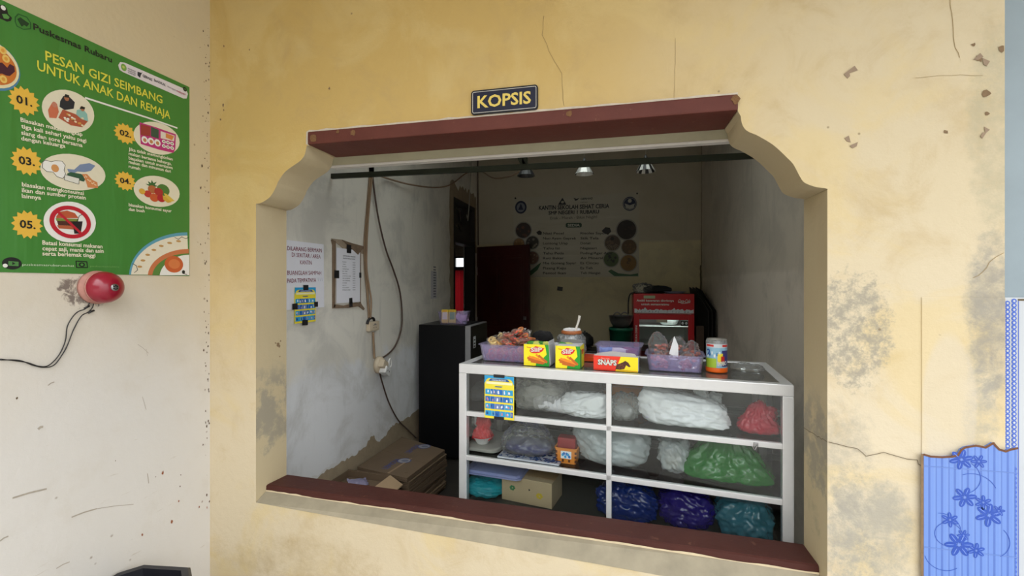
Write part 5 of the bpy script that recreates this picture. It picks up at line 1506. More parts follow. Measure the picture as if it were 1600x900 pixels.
def blue_in(t, w_, d_, h_):
    s = MB(); bag(s, w_ * .78, d_ * .75, h_ * .42, 61, mat('navy_cloth', '#20266a', .8, var=.25), crumple=.12, sub=4, M=Matrix.Translation((.012, 0, .004))); s.build('bag_contents', t)
bag_thing('clear_bag', 'shiny clear bag of navy cloth in the middle of the left middle shelf', 'bag', (779, 872, 664, 718), .12, S2 + .0095, .19, 62, P_CLEAR, blue_in, crumple=.22, top=.35, lump=.15, knot=(.2, -.2, 1), kfold=0.17, kpull=.2)
# small orange box basket
u, w_, h_ = place(868, 905, 688, 714, .09, S2)
t = thing('plastic_basket', 'small orange basket holding a red packet, left of the mullion', 'basket', cw(u, .10, S2 + .001), CANG)
s = MB(); tray_mesh(s, w_ * .92, .085, .072, .86, M_ORANGE, r=.008, rim=.003, k=2)
for i in range(4):
    for j in range(3):
        x, z = (-.40 + .265 * i) * w_, .010 + j * .019
        if j and i in (1, 2): continue
        s.box(x - .003, x + .005, -.0445, -.036, z, z + .010, mat('orange_slot', '#5a2c10', .7))
s.poly([(-.2 * w_, .026), (.24 * w_, .026), (.24 * w_, .060), (-.2 * w_, .060)], BP_W, .0455, M=Matrix.Rotation(R(90), 4, 'X'))
for i in range(6):
    s.ell((-.12 + .055 * i) * w_, .043 + .008 * math.sin(i * 2.3), .006, .007, BP_BLUE if i % 2 else BP_SKY, .0459 + i * 2e-5, 8, M=Matrix.Rotation(R(90), 4, 'X'))
s.build('basket_body', t)
s = MB(); s.box(-w_ * .38, w_ * .38, -.03, .03, .006, .112, mat('dark_red_packet', '#8c1c22', .35, var=.25), .006)
o = s.build('snack_packet', None, cw(u, .10, S2 + .003), (0, 0, CANG)); tag(o, 'dark red packet standing in the small orange basket', 'packet')
bag_thing('milky_bag', 'milky translucent bag straddling the mullion on the middle shelf', 'bag', (904, 1014, 664, 726), .16, S2, .22, 66, P_MILK, clear_fill(mat('white_wrap', (.66, .70, .72), .6), .6, .6, 76), crumple=.18, lump=.2, knot=(-.7, -.2, .6), kfold=0.17, kpull=.2)
bag_thing('clear_bag', 'small clear bag of brown food beside the green bag, middle shelf', 'bag', (1030, 1076, 684, 722), .16, S2, .16, 67, P_MILK, clear_fill(mat('tan_food', (.30, .23, .14), .6, var=.4), .7, .6, 77), crumple=.25, lump=.25)
bag_thing('green_bag', 'big green plastic bag on the right of the middle shelf', 'bag', (1055, 1216, 684, 768), .15, S2, .24, 68, P_GREEN, clear_fill(mat('grey_bundle', (.30, .36, .30), .7), .8, .6, 78), crumple=.16, top=.55, sq=3.4, lump=.12, knot=(.1, -.3, 1), kfold=0.20, kpull=.1)
# --- bottom shelf
u, w_, h_ = place(724, 816, 726, 750, .14, S3)
bag_thing('teal_bag', 'shiny teal plastic bag at the left end of the bottom shelf', 'bag', (732, 788, 748, 800), .12, S3, .16, 71, P_TEAL, clear_fill(mat('teal_cloth', '#12808c', .7, var=.2), .8, .8, 79), crumple=.2, lump=.15, knot=(-.5, -.8, .3), kfold=0.20)
za = cq(771, 738, .13)[1]
ua, ub = cq(727, 740, .06)[0], cq(814, 746, .06)[0]
t = thing('container_lid', 'lavender plastic box lid lying on the teal bag, bottom shelf', 'lid', cw((ua + ub) / 2, .15, za + .012), CANG)
wl = (ub - ua) / 2
def rect8(x, y, c, z): return [(x - c, -y, z), (x, -y + c, z), (x, y - c, z), (x - c, y, z), (-x + c, y, z), (-x, y - c, z), (-x, -y + c, z), (-x + c, -y, z)]
s = MB(); vs, fs = [], []
LV = [(wl, .105, .018, 0), (wl, .105, .018, .006), (wl - .008, .097, .016, .007), (wl - .010, .095, .016, .018), (wl - .026, .080, .014, .019), (wl - .030, .076, .014, .0145)]
for q in LV: vs += rect8(*q)
for i in range(len(LV) - 1):
    for k in range(8): fs.append((i * 8 + k, i * 8 + (k + 1) % 8, (i + 1) * 8 + (k + 1) % 8, (i + 1) * 8 + k))
fs.append(tuple(range((len(LV) - 1) * 8, len(LV) * 8)))
s.add(vs, fs, P_LAVLID); s.build('lid_panel', t)
M_CARD = mat('brown_cardboard', (0.36, 0.25, 0.145), 0.85, var=.15, scale=10, bump=.1)
M_CARD2 = mat('pale_cardboard', (0.50, 0.39, 0.24), 0.85, var=.1, scale=12, bump=.1)
u, w_, h_ = place(789, 868, 752, 800, .12, S3)
t = thing('carton', 'brown cardboard carton with green and yellow marks, bottom shelf', 'box', cw(u, .15, S3 + .001), CANG - R(4))
s = MB(); s.box(-w_ / 2, w_ / 2, -.07, .09, 0, .118, M_CARD2, .002)
MF = Matrix.Rotation(R(90), 4, 'X')
for x, z, r_, c_ in [(-.28, .065, .013, '#2c7a4a'), (.26, .05, .015, '#c8b020')]:
    for k in range(6): s.ell(x * w_ + r_ * .7 * math.cos(k), z + r_ * .6 * math.sin(k), r_ * .5, r_ * .4, ink(c_), .0705 + k * 1e-5, 8, M=MF)
s.ell(.06 * w_, .07, .004, .005, BLK, .0706, 8, M=MF)
s.build('carton_body', t)
s = MB(); s.box(-w_ / 2, w_ / 2, -.03, .05, .1182, .1192, mat('tan_packing_tape', (.42, .27, .12), .35)); s.build('packing_tape', t)
bag_thing('blue_bag', 'glossy dark blue bag behind the mullion on the bottom shelf', 'bag', (934, 1026, 758, 818), .12, S3, .18, 81, P_BLUE, None, crumple=.25, lump=.18, knot=(-.2, -.4, 1), kfold=0.23, kpull=.1)
bag_thing('purple_bag', 'deep purple bag on the bottom shelf, middle of the right half', 'bag', (1030, 1114, 764, 826), .14, S3, .18, 82, P_PURPLE, None, crumple=.16, lump=.15, knot=(-.3, -.5, .9), kfold=0.19, kpull=.1)
bag_thing('teal_bag', 'dull grey-teal bag at the right end of the bottom shelf', 'bag', (1118, 1208, 778, 842), .125, S3, .18, 83, P_DULLTEAL, clear_fill(mat('dark_bundle', (.05, .045, .04), .8, var=.3), .85, .6, 80), crumple=.14, lump=.15, knot=(.2, -.3, 1), kfold=0.17, kpull=.05)

# ================================================================== ON TOP OF THE CASE
ZT = CZ + .0005
def front_span(X0, X1, Yb):
    a, b = ctop(X0, Yb), ctop(X1, Yb)
    m_ = ctop((X0 + X1) / 2, Yb)
    v = m_[1]
    return cq(X0, Yb, v)[0], cq(X1, Yb, v)[0], v
def top_z(X, Y, v): return cq(X, Y, v)[1]
# snack packet pieces
P_FILM = plastic('snack_film', '#efe4dc', .05, .12, .7, 16, tint=(.98, .96, .95), ior=1.3)
P_CLEAR2 = plastic('thin_clear_film', '#e8ecec', .04, .15, .7, 9, tint=(.97, .98, .98), ior=1.28)
def packet_mesh(L, W, T, seed, m):
    s = MB(); nu, nv = 14, 9; vs, fs = [], []
    for side in (1, -1):
        for i in range(nu + 1):
            for j in range(nv + 1):
                a, b = i / nu, j / nv
                e = (math.sin(math.pi * min(1, max(0, (a - .08) / .84))) ** .5 if .08 < a < .92 else 0) * math.sin(math.pi * b) ** .6
                zz = side * T / 2 * e * (1 + .35 * noise.noise(Vector((a * 4, b * 4, seed + side))))
                fr = .006 * math.sin(b * 19 + seed) if (a < .08 or a > .92) else 0
                vs.append(((a - .5) * L, (b - .5) * W * (1 + .06 * math.sin(a * 9 + seed)), zz + fr))
    o2 = (nu + 1) * (nv + 1)
    for k in (0, o2):
        for i in range(nu):
            for j in range(nv):
                q = k + i * (nv + 1) + j; f = (q, q + nv + 1, q + nv + 2, q + 1)
                fs.append(f if k == 0 else f[::-1])
    return s.add(vs, fs, m, True)
def torus(mb, r, q, m, M):
    vs, fs = [], []
    for i in range(14):
        a = 2 * math.pi * i / 14
        for j in range(7):
            b = 2 * math.pi * j / 7
            vs.append(((r + q * math.cos(b)) * math.cos(a), (r + q * math.cos(b)) * math.sin(a), q * math.sin(b)))
    for i in range(14):
        for j in range(7):
            fs.append((i * 7 + j, ((i + 1) % 14) * 7 + j, ((i + 1) % 14) * 7 + (j + 1) % 7, i * 7 + (j + 1) % 7))
    mb.add(vs, fs, m, True, M)
def ring_contents(L, W, T, seed, ms, n_=9, r=.013, q=.0045):
    s = MB(); rnd = random.Random(seed)
    for i in range(n_):
        x, y, z = rnd.uniform(-.34, .34) * L, rnd.uniform(-.3, .3) * W, rnd.uniform(-.22, .22) * T
        torus(s, r, q, rnd.choice(ms), Matrix.Translation((x, y, z)) @ Matrix.Rotation(rnd.uniform(-.5, .5), 4, 'X') @ Matrix.Rotation(rnd.uniform(-.5, .5), 4, 'Y'))
    return s
RINGS = [mat('red_snack_ring', '#e2503c', .6, var=.2), mat('brown_snack_ring', '#c87a42', .6, var=.2), mat('rust_snack_ring', '#b4482c', .6, var=.2)]
YRING = [mat('tan_cracker', '#e0b45a', .6, var=.2), mat('pale_cracker', '#ead08a', .6, var=.15)]

# lavender tray heaped with ring crackers
u0, u1, v0 = front_span(749, 823, 565.5)
TW, TD, TH = (u1 - u0) + .016, .20, .082
t1c = ((u0 + u1) / 2 + .004, v0 + TD / 2)
t = thing('plastic_tray', 'lavender tray heaped with red cracker packets on the case\'s left end', 'tray', cw(*t1c, ZT), CANG)
s = MB(); tray_mesh(s, TW, TD, TH, .90, P_LAV, r=.022); s.build('tray_body', t)
first = None
rnd = random.Random(12)
spots = []
for i in range(5): spots.append((-.09 + i * .045, rnd.uniform(-.045, -.02), .028 + .004 * (i % 2), 'low'))
for i in range(5): spots.append((-.09 + i * .045, rnd.uniform(.02, .06), .05, 'low'))
spots += [(-.055, -.035, .095, 'y'), (-.015, -.02, .115, 'r'), (.03, -.03, .10, 'r'), (.07, -.025, .092, 'r'), (-.03, .045, .105, 'r'), (.025, .03, .135, 'r'), (.06, .04, .118, 'r'), (.0, -.05, .088, 'r'), (.09, .04, .09, 'r')]
protos = {}
for i, (x, y, z, kd) in enumerate(spots):
    L, W, T = (.105, .075, .038)
    key = 'y' if kd == 'y' else 'r'
    lab = 'clear packet of pale yellow crackers at the front left of the heap' if kd == 'y' else ('clear packet of red ring crackers pressed inside the first lavender tray' if kd == 'low' else 'clear packet of red and brown ring crackers piled above the tray rim')
    rot = (rnd.uniform(-.5, .5), rnd.uniform(-.45, .45), rnd.uniform(-1.4, 1.4))
    if kd == 'y': rot = (.75, -.25, .5)
    if kd == 'low': rot = (1.2 + rnd.uniform(-.2, .2), rnd.uniform(-.3, .3), rnd.uniform(-.3, .3))
    loc = cw(t1c[0] + x, t1c[1] + y, ZT + z)
    rot = (rot[0], rot[1], rot[2] + CANG)
    if key not in protos:
        p = thing('snack_packet', lab, 'packet', loc, rot=rot, group='cracker packets in the first lavender tray')
        packet_mesh(L, W, T, i, P_FILM).build('wrapper', p)
        ring_contents(L, W, T, i, YRING if key == 'y' else RINGS, 12).build('crackers', p)
        protos[key] = p
    else:
        dup(protos[key], loc, rot, lab)

# SliP cartons
M_SLY, M_SLG, M_SLR, M_CARDIN = ink('#f7e61a', .4), ink('#1f9a2e', .4), ink('#d8232a', .4), mat('grey_board_inside', (.55, .55, .56), .7)
def slip_box(X0, X1, Yb, Yt, label, flap, seed):
    u0, u1, v = front_span(X0, X1, Yb)
    w_ = u1 - u0; h_ = top_z((X0 + X1) / 2, Yt, v) - CZ; d_ = .115
    t = thing('snack_carton', label, 'box', cw(u0, v, ZT), CANG + R(1.5))
    s = MB(); th = .0015
    for a in [(0, w_, 0, th), (0, w_, d_ - th, d_), (0, th, th, d_ - th), (w_ - th, w_, th, d_ - th)]:
        s.box(a[0], a[1], a[2], a[3], 0, h_, M_CARDIN)
    s.box(0, w_, 0, d_, 0, th, M_CARDIN)
    MF2 = MF
    s.poly([(0, 0), (w_, 0), (w_, h_), (0, h_)], M_SLY, .0006, MF2)
    g_ = [(w_ * .47, 0), (w_ * .50, h_ * .18), (w_ * .72, h_ * .32), (w_ * .90, h_ * .55), (w_ * .86, h_ * .85), (w_ * .82, h_), (w_, h_), (w_, 0)]
    s.poly(g_, M_SLG, .0010, MF2)
    lg = [(w_ * (.50 + .27 * math.cos(a)), h_ * (.74 + .15 * math.sin(a) + .04 * math.cos(a))) for a in [k * .3927 for k in range(16)]]
    lg[0] = (w_ * .82, h_ * .86); lg[4] = (w_ * .46, h_ * .92)
    s.poly(lg, M_SLR, .0016, MF2)
    s.text('SliP', w_ * .28, h_ * .655, h_ * .185, WHT, .0022, w_ * .45, .05, .03, M=MF2)
    s.text('Nabati', w_ * .12, h_ * .84, h_ * .05, M_SLR, .0018, w_ * .16, -.1, .02, M=MF2)
    OR, OR2 = ink('#ee8a1e'), ink('#c8641a')
    for k, (xa, za, xb, zb_) in enumerate([(.16, .36, .62, .22), (.22, .42, .72, .25), (.20, .28, .80, .17), (.35, .40, .86, .22), (.30, .20, .75, .14), (.5, .52, .6, .42), (.6, .48, .9, .2)]):
        s.line([(w_ * xa, h_ * za), (w_ * xb, h_ * zb_)], .010, OR if k % 2 else OR2, .0014 + k * 5e-5, MF2)
    # sides
    MS = Matrix.Translation((w_, 0, 0)) @ Matrix.Rotation(R(90), 4, 'Z') @ Matrix.Rotation(R(90), 4, 'X')
    s.poly([(0, 0), (d_, 0), (d_, h_), (0, h_)], M_SLY if flap == 2 else M_CARDIN, .0006, MS)
    if flap == 2:
        s.poly([(0, 0), (d_ * .35, 0), (d_ * .3, h_ * .8), (0, h_ * .9)], M_SLG, .001, MS); s.text('SliP', d_ * .35, h_ * .6, h_ * .2, M_SLR, .0014, d_ * .5, 0, .03, M=MS)
    s.build('carton_body', t)
    if flap == 1:
        s = MB(); s.box(w_ + .004, w_ + .0055, -.004, d_ * .98, .0, h_ * 1.08, M_CARDIN, M=Matrix.Rotation(R(-4), 4, 'Y'))
        s.prism([(w_ - .006, d_, h_), (w_ + .05, d_, h_ * .95), (w_ + .055, d_, 0), (w_ + .01, d_, 0)], (0, -.0015, 0), M_CARDIN)
        s.box(w_ + .046, w_ + .048, -.006, d_ * .9, 0, h_ * .93, M_CARDIN)
    else:
        s = MB(); s.prism([(.004, d_, h_), (w_ - .004, d_, h_), (w_ - .014, d_ - .02, h_ + .02), (.012, d_ - .02, h_ + .02)], (0, .0015, 0), M_CARDIN)
        s.build('carton_flap', t)['label'] = 'grey inside of the rear lid flap'
        s = MB()
        s.prism([(.004, 0, h_), (w_ - .004, 0, h_), (w_ - .014, .03, h_ + .006), (.012, .03, h_ + .006)], (0, .0015, 0), M_CARDIN)
    s.build('carton_flap', t)['label'] = 'grey inside of the lid flap'
    s = MB()
    for k in range(4 if flap == 1 else 2):
        bag(s, .045, .03, .03, seed + k, mat('green_wrapper', '#3c8a2c', .35, var=.3) if k % 2 == 0 else mat('yellow_green_wrapper', '#c8d060', .35, var=.2), crumple=.3, sub=3, M=Matrix.Translation((.025 + k * .024, .05, h_ - .02)))
    s.build('wrappers_inside', t)['label'] = 'green wrappers showing at the open top'
    return t
slip_box(818.5, 858, 572, 538.5, 'open yellow and green SliP carton beside the heaped lavender tray', 1, 200)
slip_box(868, 906, 576, 541, 'yellow and green SliP carton in front of the jar with the spoon', 2, 210)

# wrapped jar with spoon
u, v = ctop(890, 563)
t = thing('wrapped_jar', 'clear plastic jar wrapped in a bag behind the second SliP carton', 'jar', cw(u, v + .045, ZT), CANG)
s = MB(); s.lathe([(.052, 0), (.058, .01), (.062, .06), (.060, .10), (.048, .125), (.046, .128), (.044, .124), (.056, .10), (.058, .06), (.05, .004), (0, .004)], plastic('jar_plastic', '#d8dce0', .25, .1, .2, tint=(.92, .94, .95)), 32); s.build('jar_body', t)
s = MB(); s.lathe([(.044, .128), (.052, .130), (.053, .140), (.047, .146), (.040, .146), (.040, .128)], mat('caramel_lid_ring', '#b0683a', .35, var=.15), 32); s.build('lid_ring', t)
s = MB()
for k in range(10):
    a_ = k * .63
    bag(s, .03, .026, .03, 300 + k, mat('white_napkin', (.74, .74, .75), .7), crumple=.35, sub=3, M=Matrix.Translation((.042 * math.cos(a_), .042 * math.sin(a_), .075 + .008 * (k % 3))))
for k in range(4): bag(s, .045, .03, .03, 320 + k, mat('white_napkin', (.74, .74, .75), .7), crumple=.35, sub=3, M=Matrix.Translation((-.02 + .014 * k, .01 * (k % 2), .128)))
s.build('jar_contents', t)
s = MB(); bag(s, .135, .125, .135, 331, P_CLEAR, crumple=.3, sub=5, lump=.08, sq=3, M=Matrix.Translation((0, 0, .002))); s.build('bag_film', t)
s = MB(); s.tube([(.014, -.01, .118), (.028, -.008, .165), (.038, -.006, .195), (.043, -.006, .222)], .0055, mat('white_spoon_plastic', (.80, .78, .72), .35), 10, radii=(.0042, .0068))
o = s.build('plastic_spoon', None, cw(u, v + .045, ZT), (0, 0, CANG)); tag(o, 'white plastic spoon handle sticking out of the wrapped jar', 'spoon')

# flat orange tray and black cloth behind
u, v = ctop(922, 565)
s = MB(); tray_mesh(s, .13, .10, .022, .94, mat('deep_orange_plastic', '#d8501c', .4, var=.06), r=.012, rim=.003)
o = s.build('plastic_tray', None, cw(u - .005, v + .05, ZT), (0, 0, CANG)); tag(o, 'low orange tray between the second SliP carton and the SNAPS box', 'tray')
u, v = ctop(846, 556)
s = MB(); bag(s, .12, .07, .128, 344, mat('black_fabric', (.008, .008, .009), .9), crumple=.25, sub=4, lump=.2)
o = s.build('black_pouch', None, cw(u - .005, v + .04, ZT), (0, 0, CANG)); tag(o, 'black cloth pouch half hidden behind the first SliP carton', 'pouch')

# lavender tray behind the SNAPS carton
u0, u1, v0 = front_span(929, 999, 569)
u2c = ((u0 + u1) / 2 + .004, v0 + .085)
TW2 = u1 - u0
zr = top_z(965, 541, v0 - .01) - CZ
t = thing('plastic_tray', 'lavender tray of white packets standing behind the SNAPS box', 'tray', cw(*u2c, ZT), CANG)
s = MB(); tray_mesh(s, TW2, .17, max(.07, zr), .90, P_LAV, r=.02); s.build('tray_body', t)
pm = None
for i, (x, y, c1, lab) in enumerate([(-.055, -.03, '#5b8fd0', 'blue and white packet at the left in the tray behind the SNAPS box'), (.005, -.03, '#d8d6de', 'white packet in the middle of the tray behind the SNAPS box'), (.055, -.01, '#7a2a5a', 'plum-coloured packet at the right in the tray behind the SNAPS box')]):
    s = packet_mesh(.075, .06, .028, 40 + i, ink(c1, .35))
    o = s.build('snack_packet', None, cw(u2c[0] + x, u2c[1] + y, ZT + .042), (1.1, .1 * i, .2 + CANG)); tag(o, lab, 'packet')
# SNAPS carton
u0, u1, v0 = front_span(927.5, 997, 580)
w_ = u1 - u0; h_ = top_z(962, 557, v0) - CZ
t = thing('snack_carton', 'red and yellow SNAPS biscuit carton in front of a lavender tray', 'box', cw(u0, v0, ZT), CANG - R(1))
s = MB(); s.box(0, w_, 0, .05, 0, h_, M_CARDIN, .001)
SR, SY = ink('#e8341c', .4), ink('#f6e01a', .4)
s.poly([(0, 0), (w_, 0), (w_, h_), (0, h_)], SR, .0006, MF); s.poly([(w_ * .5, 0), (w_, 0), (w_, h_), (w_ * .62, h_), (w_ * .56, h_ * .5)], SY, .001, MF)
for dx, dz, mm, ww in [(-.0012, -.0012, BLK, .0018), (.0012, .0012, BLK, .0018), (0, 0, WHT, .0022)]:
    s.text('SNAPS', w_ * .10 + dx, h_ * .40 + dz, h_ * .33, mm, ww, w_ * .43, 0, .045, M=MF)
s.text('Chocolate', w_ * .17, h_ * .78, h_ * .09, ink('#f6b8a8'), .0018, w_ * .2, 0, .01, M=MF)
CH, CH2 = ink('#4a2414', .5), ink('#6d3a20', .5)
s.poly([(w_ * .50, h_ * .14), (w_ * .53, h_ * .45), (w_ * .66, h_ * .62), (w_ * .72, h_ * .74), (w_ * .79, h_ * .62), (w_ * .84, h_ * .36), (w_ * .80, h_ * .33), (w_ * .74, h_ * .45), (w_ * .70, h_ * .18), (w_ * .60, h_ * .12)], CH, .0014, MF)
rnd = random.Random(3)
for i in range(22): s.ell(w_ * rnd.uniform(.54, .71), h_ * rnd.uniform(.18, .5), .003, .0025, CH2, .0017 + i * 1e-5, 6, M=MF)
s.line([(w_ * .002, h_ * .06), (w_ * .998, h_ * .06)], .002, ink('#b8240f'), .0016, MF)
s.build('carton_body', t)
s = MB(); s.prism([(.01, .004, h_), (w_ * .98, .004, h_ * 1.01), (w_ * .93, -.006, h_ + .016), (w_ * .45, -.012, h_ + .024), (w_ * .08, -.008, h_ + .012)], (0, .0015, 0), M_CARDIN); s.build('carton_flap', t)

# lavender tray with clear bags of brown snacks
u0, u1, v0 = front_span(1010, 1100, 581.5)
TW3 = u1 - u0; TD3 = .19
t3c = ((u0 + u1) / 2, v0 + TD3 / 2)
zr = top_z(1055, 556, v0 - .008) - CZ
t = thing('plastic_tray', 'lavender tray of clear brown snack bags beside the tin canister', 'tray', cw(*t3c, ZT), CANG)
s = MB(); tray_mesh(s, TW3, TD3, zr, .92, P_LAV, r=.022); s.build('tray_body', t)
BR = [mat('dark_red_nut', '#9a4438', .5, var=.25), mat('brown_nut', '#a85a44', .5, var=.25), mat('pink_brown_nut', '#cf8478', .5, var=.2)]
def nut_bag(name, seed, w_, d_, h_, fill, lab, x, y, z, tilt, film=P_CLEAR2, top=.5):
    t = thing(name, lab, 'bag', cw(t3c[0] + x, t3c[1] + y, ZT + z), rot=(tilt[0], tilt[1], CANG + tilt[2]), group='clear snack bags in the right-hand lavender tray')
    s = MB(); bag(s, w_, d_, h_, seed, film, top=top, pleat=.3, crumple=.25, sub=4); s.build('bag_film', t)
    s = MB(); rn = random.Random(seed)
    for i in range(fill):
        a_, r_ = rn.uniform(0, 6.28), math.sqrt(rn.random())
        zz = rn.uniform(.08, .55) * h_
        bag(s, rn.uniform(.012, .022), rn.uniform(.010, .016), rn.uniform(.009, .014), seed * 50 + i, rn.choice(BR), crumple=.2, sub=2, M=Matrix.Translation((r_ * math.cos(a_) * w_ * .36, r_ * math.sin(a_) * d_ * .34, zz)) @ Matrix.Rotation(rn.uniform(0, 3), 4, 'X'))
    s.build('snack_pieces', t)
    return t
nut_bag('snack_bag', 401, .10, .08, .075, 26, 'clear bag of pinkish nuts seen through the left of the right-hand tray', -.062, -.035, .005, (0, 0, 0))
nut_bag('snack_bag', 402, .10, .08, .075, 26, 'clear bag of pinkish nuts seen through the right of the right-hand tray', .055, -.035, .005, (0, 0, 0))
nut_bag('snack_bag', 403, .10, .08, .13, 24, 'tall clear bag of red-brown snacks at the left rear of the tray', -.06, .02, .03, (0, -.15, 0), top=.35)
nut_bag('snack_bag', 404, .11, .07, .10, 24, 'clear bag of red-brown snacks leaning in the middle rear of the tray', .0, .035, .04, (0, .2, .2))
nut_bag('snack_bag', 405, .09, .07, .085, 22, 'clear bag of brown snacks at the right rear of the tray', .065, .03, .04, (0, .2, -.2))
s = MB(); s.prism([(-.012, 0, 0), (.03, 0, 0), (.012, 0, .05), (-.018, 0, .085)], (0, .003, 0), P_WHITE)
o = s.build('paper_cone', None, cw(t3c[0] - .012, t3c[1] - .03, ZT + zr - .008), (-.2, .35, CANG)); tag(o, 'pointed white wrapper tip rising from the right-hand tray', 'wrapper')

# tin canister
u0, u1, v0 = front_span(1103.5, 1139, 583)
r = (u1 - u0) / 2
hC = top_z(1121, 529, v0 + r) - CZ
t = thing('canister', 'clear biscuit canister with colourful wrap and orange base near the right end', 'canister', cw((u0 + u1) / 2, v0 + r, ZT), CANG)
s = MB(); s.lathe([(r * .97, 0), (r, .003), (r, .018), (r * .985, .020), (0, .020)], mat('bright_orange_plastic', '#f06a1a', .35, var=.05), 36); s.build('canister_base', t)
s = MB(); s.lathe([(r * .97, .019), (r * .97, hC * .93), (r * .90, hC * .97), (r * .80, hC * .985), (r * .80, hC)], plastic('canister_clear', '#e8eef0', .22, .08, .1), 36); s.build('canister_wall', t)
s = MB(); s.lathe([(r * .84, hC * .965), (r * .9, hC * .97), (r * .9, hC), (r * .2, hC + .002), (0, hC + .002)], plastic('clear_lid', '#c8c4bc', .4, .15, .1), 36)
s.build('canister_lid', t)
class CurveWrap:
    """wraps print round a cylinder: u = arc length from the front (-y), v = height"""
    def __init__(s, r): s.r = r; s.mb = MB()
    def patch(s, u0, u1, z0, z1, m, k=0, n_=14):
        rr = s.r + .0004 + k * .0003; vs, fs = [], []
        for i in range(n_ + 1):
            a = -math.pi / 2 + (u0 + (u1 - u0) * i / n_) / s.r
            vs += [(rr * math.cos(a), rr * math.sin(a), z0), (rr * math.cos(a), rr * math.sin(a), z1)]
        for i in range(n_): fs.append((2 * i, 2 * i + 2, 2 * i + 3, 2 * i + 1))
        s.mb.add(vs, fs, m, False)
    def flat(s, src, k=0):
        rr = s.r + .0004 + k * .0003
        vs = []
        for x, y, _ in src.v:
            a = -math.pi / 2 + x / s.r; vs.append((rr * math.cos(a), rr * math.sin(a), y))
        for f, mi_ in zip(src.f, src.m): pass
        b = len(s.mb.v); s.mb.v += vs
        for f, mi_ in zip(src.f, src.m):
            s.mb.f.append(tuple(b + q for q in f)); s.mb.m.append(s.mb.mi(src.mats[mi_])); s.mb.sm.append(False)
c = CurveWrap(r * .975)
h0, h1 = .021, hC * .86
c.patch(-.055, .055, h0, h1, ink('#8fbcd4', .3)); c.patch(-.055, .055, h1 - .016, h1, ink('#c8d0d8', .3), 1)
c.patch(-.05, -.015, h1 - .012, h1 - .003, ink('#c8322c', .3), 2); c.patch(.02, .05, h1 - .012, h1 - .003, ink('#c8322c', .3), 2)
c.patch(-.055, -.004, h0, h0 + .040, ink('#a8c83c', .3), 1); c.patch(.0, .022, h0 + .02, h0 + .062, ink('#f0d83a', .3), 2); c.patch(.018, .055, h0 + .006, h0 + .075, ink('#3a3a7a', .3), 1); c.patch(.014, .03, h0 + .025, h0 + .05, ink('#c03030', .3), 3)
for k in range(6): c.patch(-.045 + .01 * k, -.038 + .01 * k, h0 + .045 + .006 * (k % 3), h0 + .058 + .006 * (k % 3), ink(['#e8eef4', '#3a7ab8', '#d8e4ea'][k % 3], .3), 2, 4)
q = MB(); q.text('BOBO', .0, h0 + .010, .016, WHT, 0, .042, .08, .05); c.flat(q, 4)
q = MB(); q.text('2', -.047, h1 - .05, .026, ink('#1f4f9a'), 0, None, 0, .03); c.flat(q, 4)
c.mb.build('printed_wrap', t)
# crumpled clear bag near the right end
u, v = ctop(1168, 580)
t = thing('clear_bag', 'small empty clear bag lying on the right end of the case top', 'bag', cw(u, v + .01, ZT), CANG + R(-25))
s = MB(); bag(s, .13, .07, .03, 444, P_CLEAR2, crumple=.5, sub=5, lump=.35); s.build('bag_film', t)

# ================================================================== FRIDGE, CARTONS
FX0, FXD, FX1, FY0, FY1, FZ = -1.66, -1.247, -1.190, 3.60, 4.10, 1.156
fr_ = thing('small_refrigerator', 'black one-door refrigerator by the left wall, door facing right', 'refrigerator', (FX0, FY0, 0))
M_FR = mat('black_fridge_enamel', (0.006, 0.006, 0.007), 0.35, var=.15, spec=.2)
s = MB(); s.box(0, FXD - FX0, 0, FY1 - FY0, .03, FZ, M_FR, .006)
for x, y in [(.05, .05), (.3, .05), (.05, .42), (.3, .42)]: s.box(x - .02, x + .02, y - .02, y + .02, 0, .032, M_FR)
s.build('cabinet', fr_)
d = MB().box(FXD - FX0 + .006, FX1 - FX0, 0, FY1 - FY0, .06, FZ - .004, mat('grey_door_edge', (.30, .30, .31), .35, .3), .008).build('door', fr_); d['label'] = 'grey-edged door'
MB().box(FX1 - FX0 - .001, FX1 - FX0 + .004, .006, FY1 - FY0 - .006, .066, FZ - .01, M_FR, .002).build('door_skin', d)
MS = Matrix.Translation((FX1 - FX0 + .0045, 0, 0)) @ Matrix.Rotation(R(90), 4, 'Z') @ Matrix.Rotation(R(90), 4, 'X')
s = MB(); s.poly([(.06, FZ - .20), (.13, FZ - .20), (.13, FZ - .10), (.06, FZ - .10)], BP_W, .0005, MS)
for z in (.125, .155, .18): s.poly([(.075, FZ - z - .012), (.115, FZ - z - .012), (.115, FZ - z), (.075, FZ - z)], BLK, .0009, MS)
s.build('energy_sticker', d)
MB().box(FX1 - FX0 + .002, FX1 - FX0 + .03, .02, .05, .55, .85, mat('grey_door_edge', (.30, .30, .31), .35, .3), .006).build('handle', d)
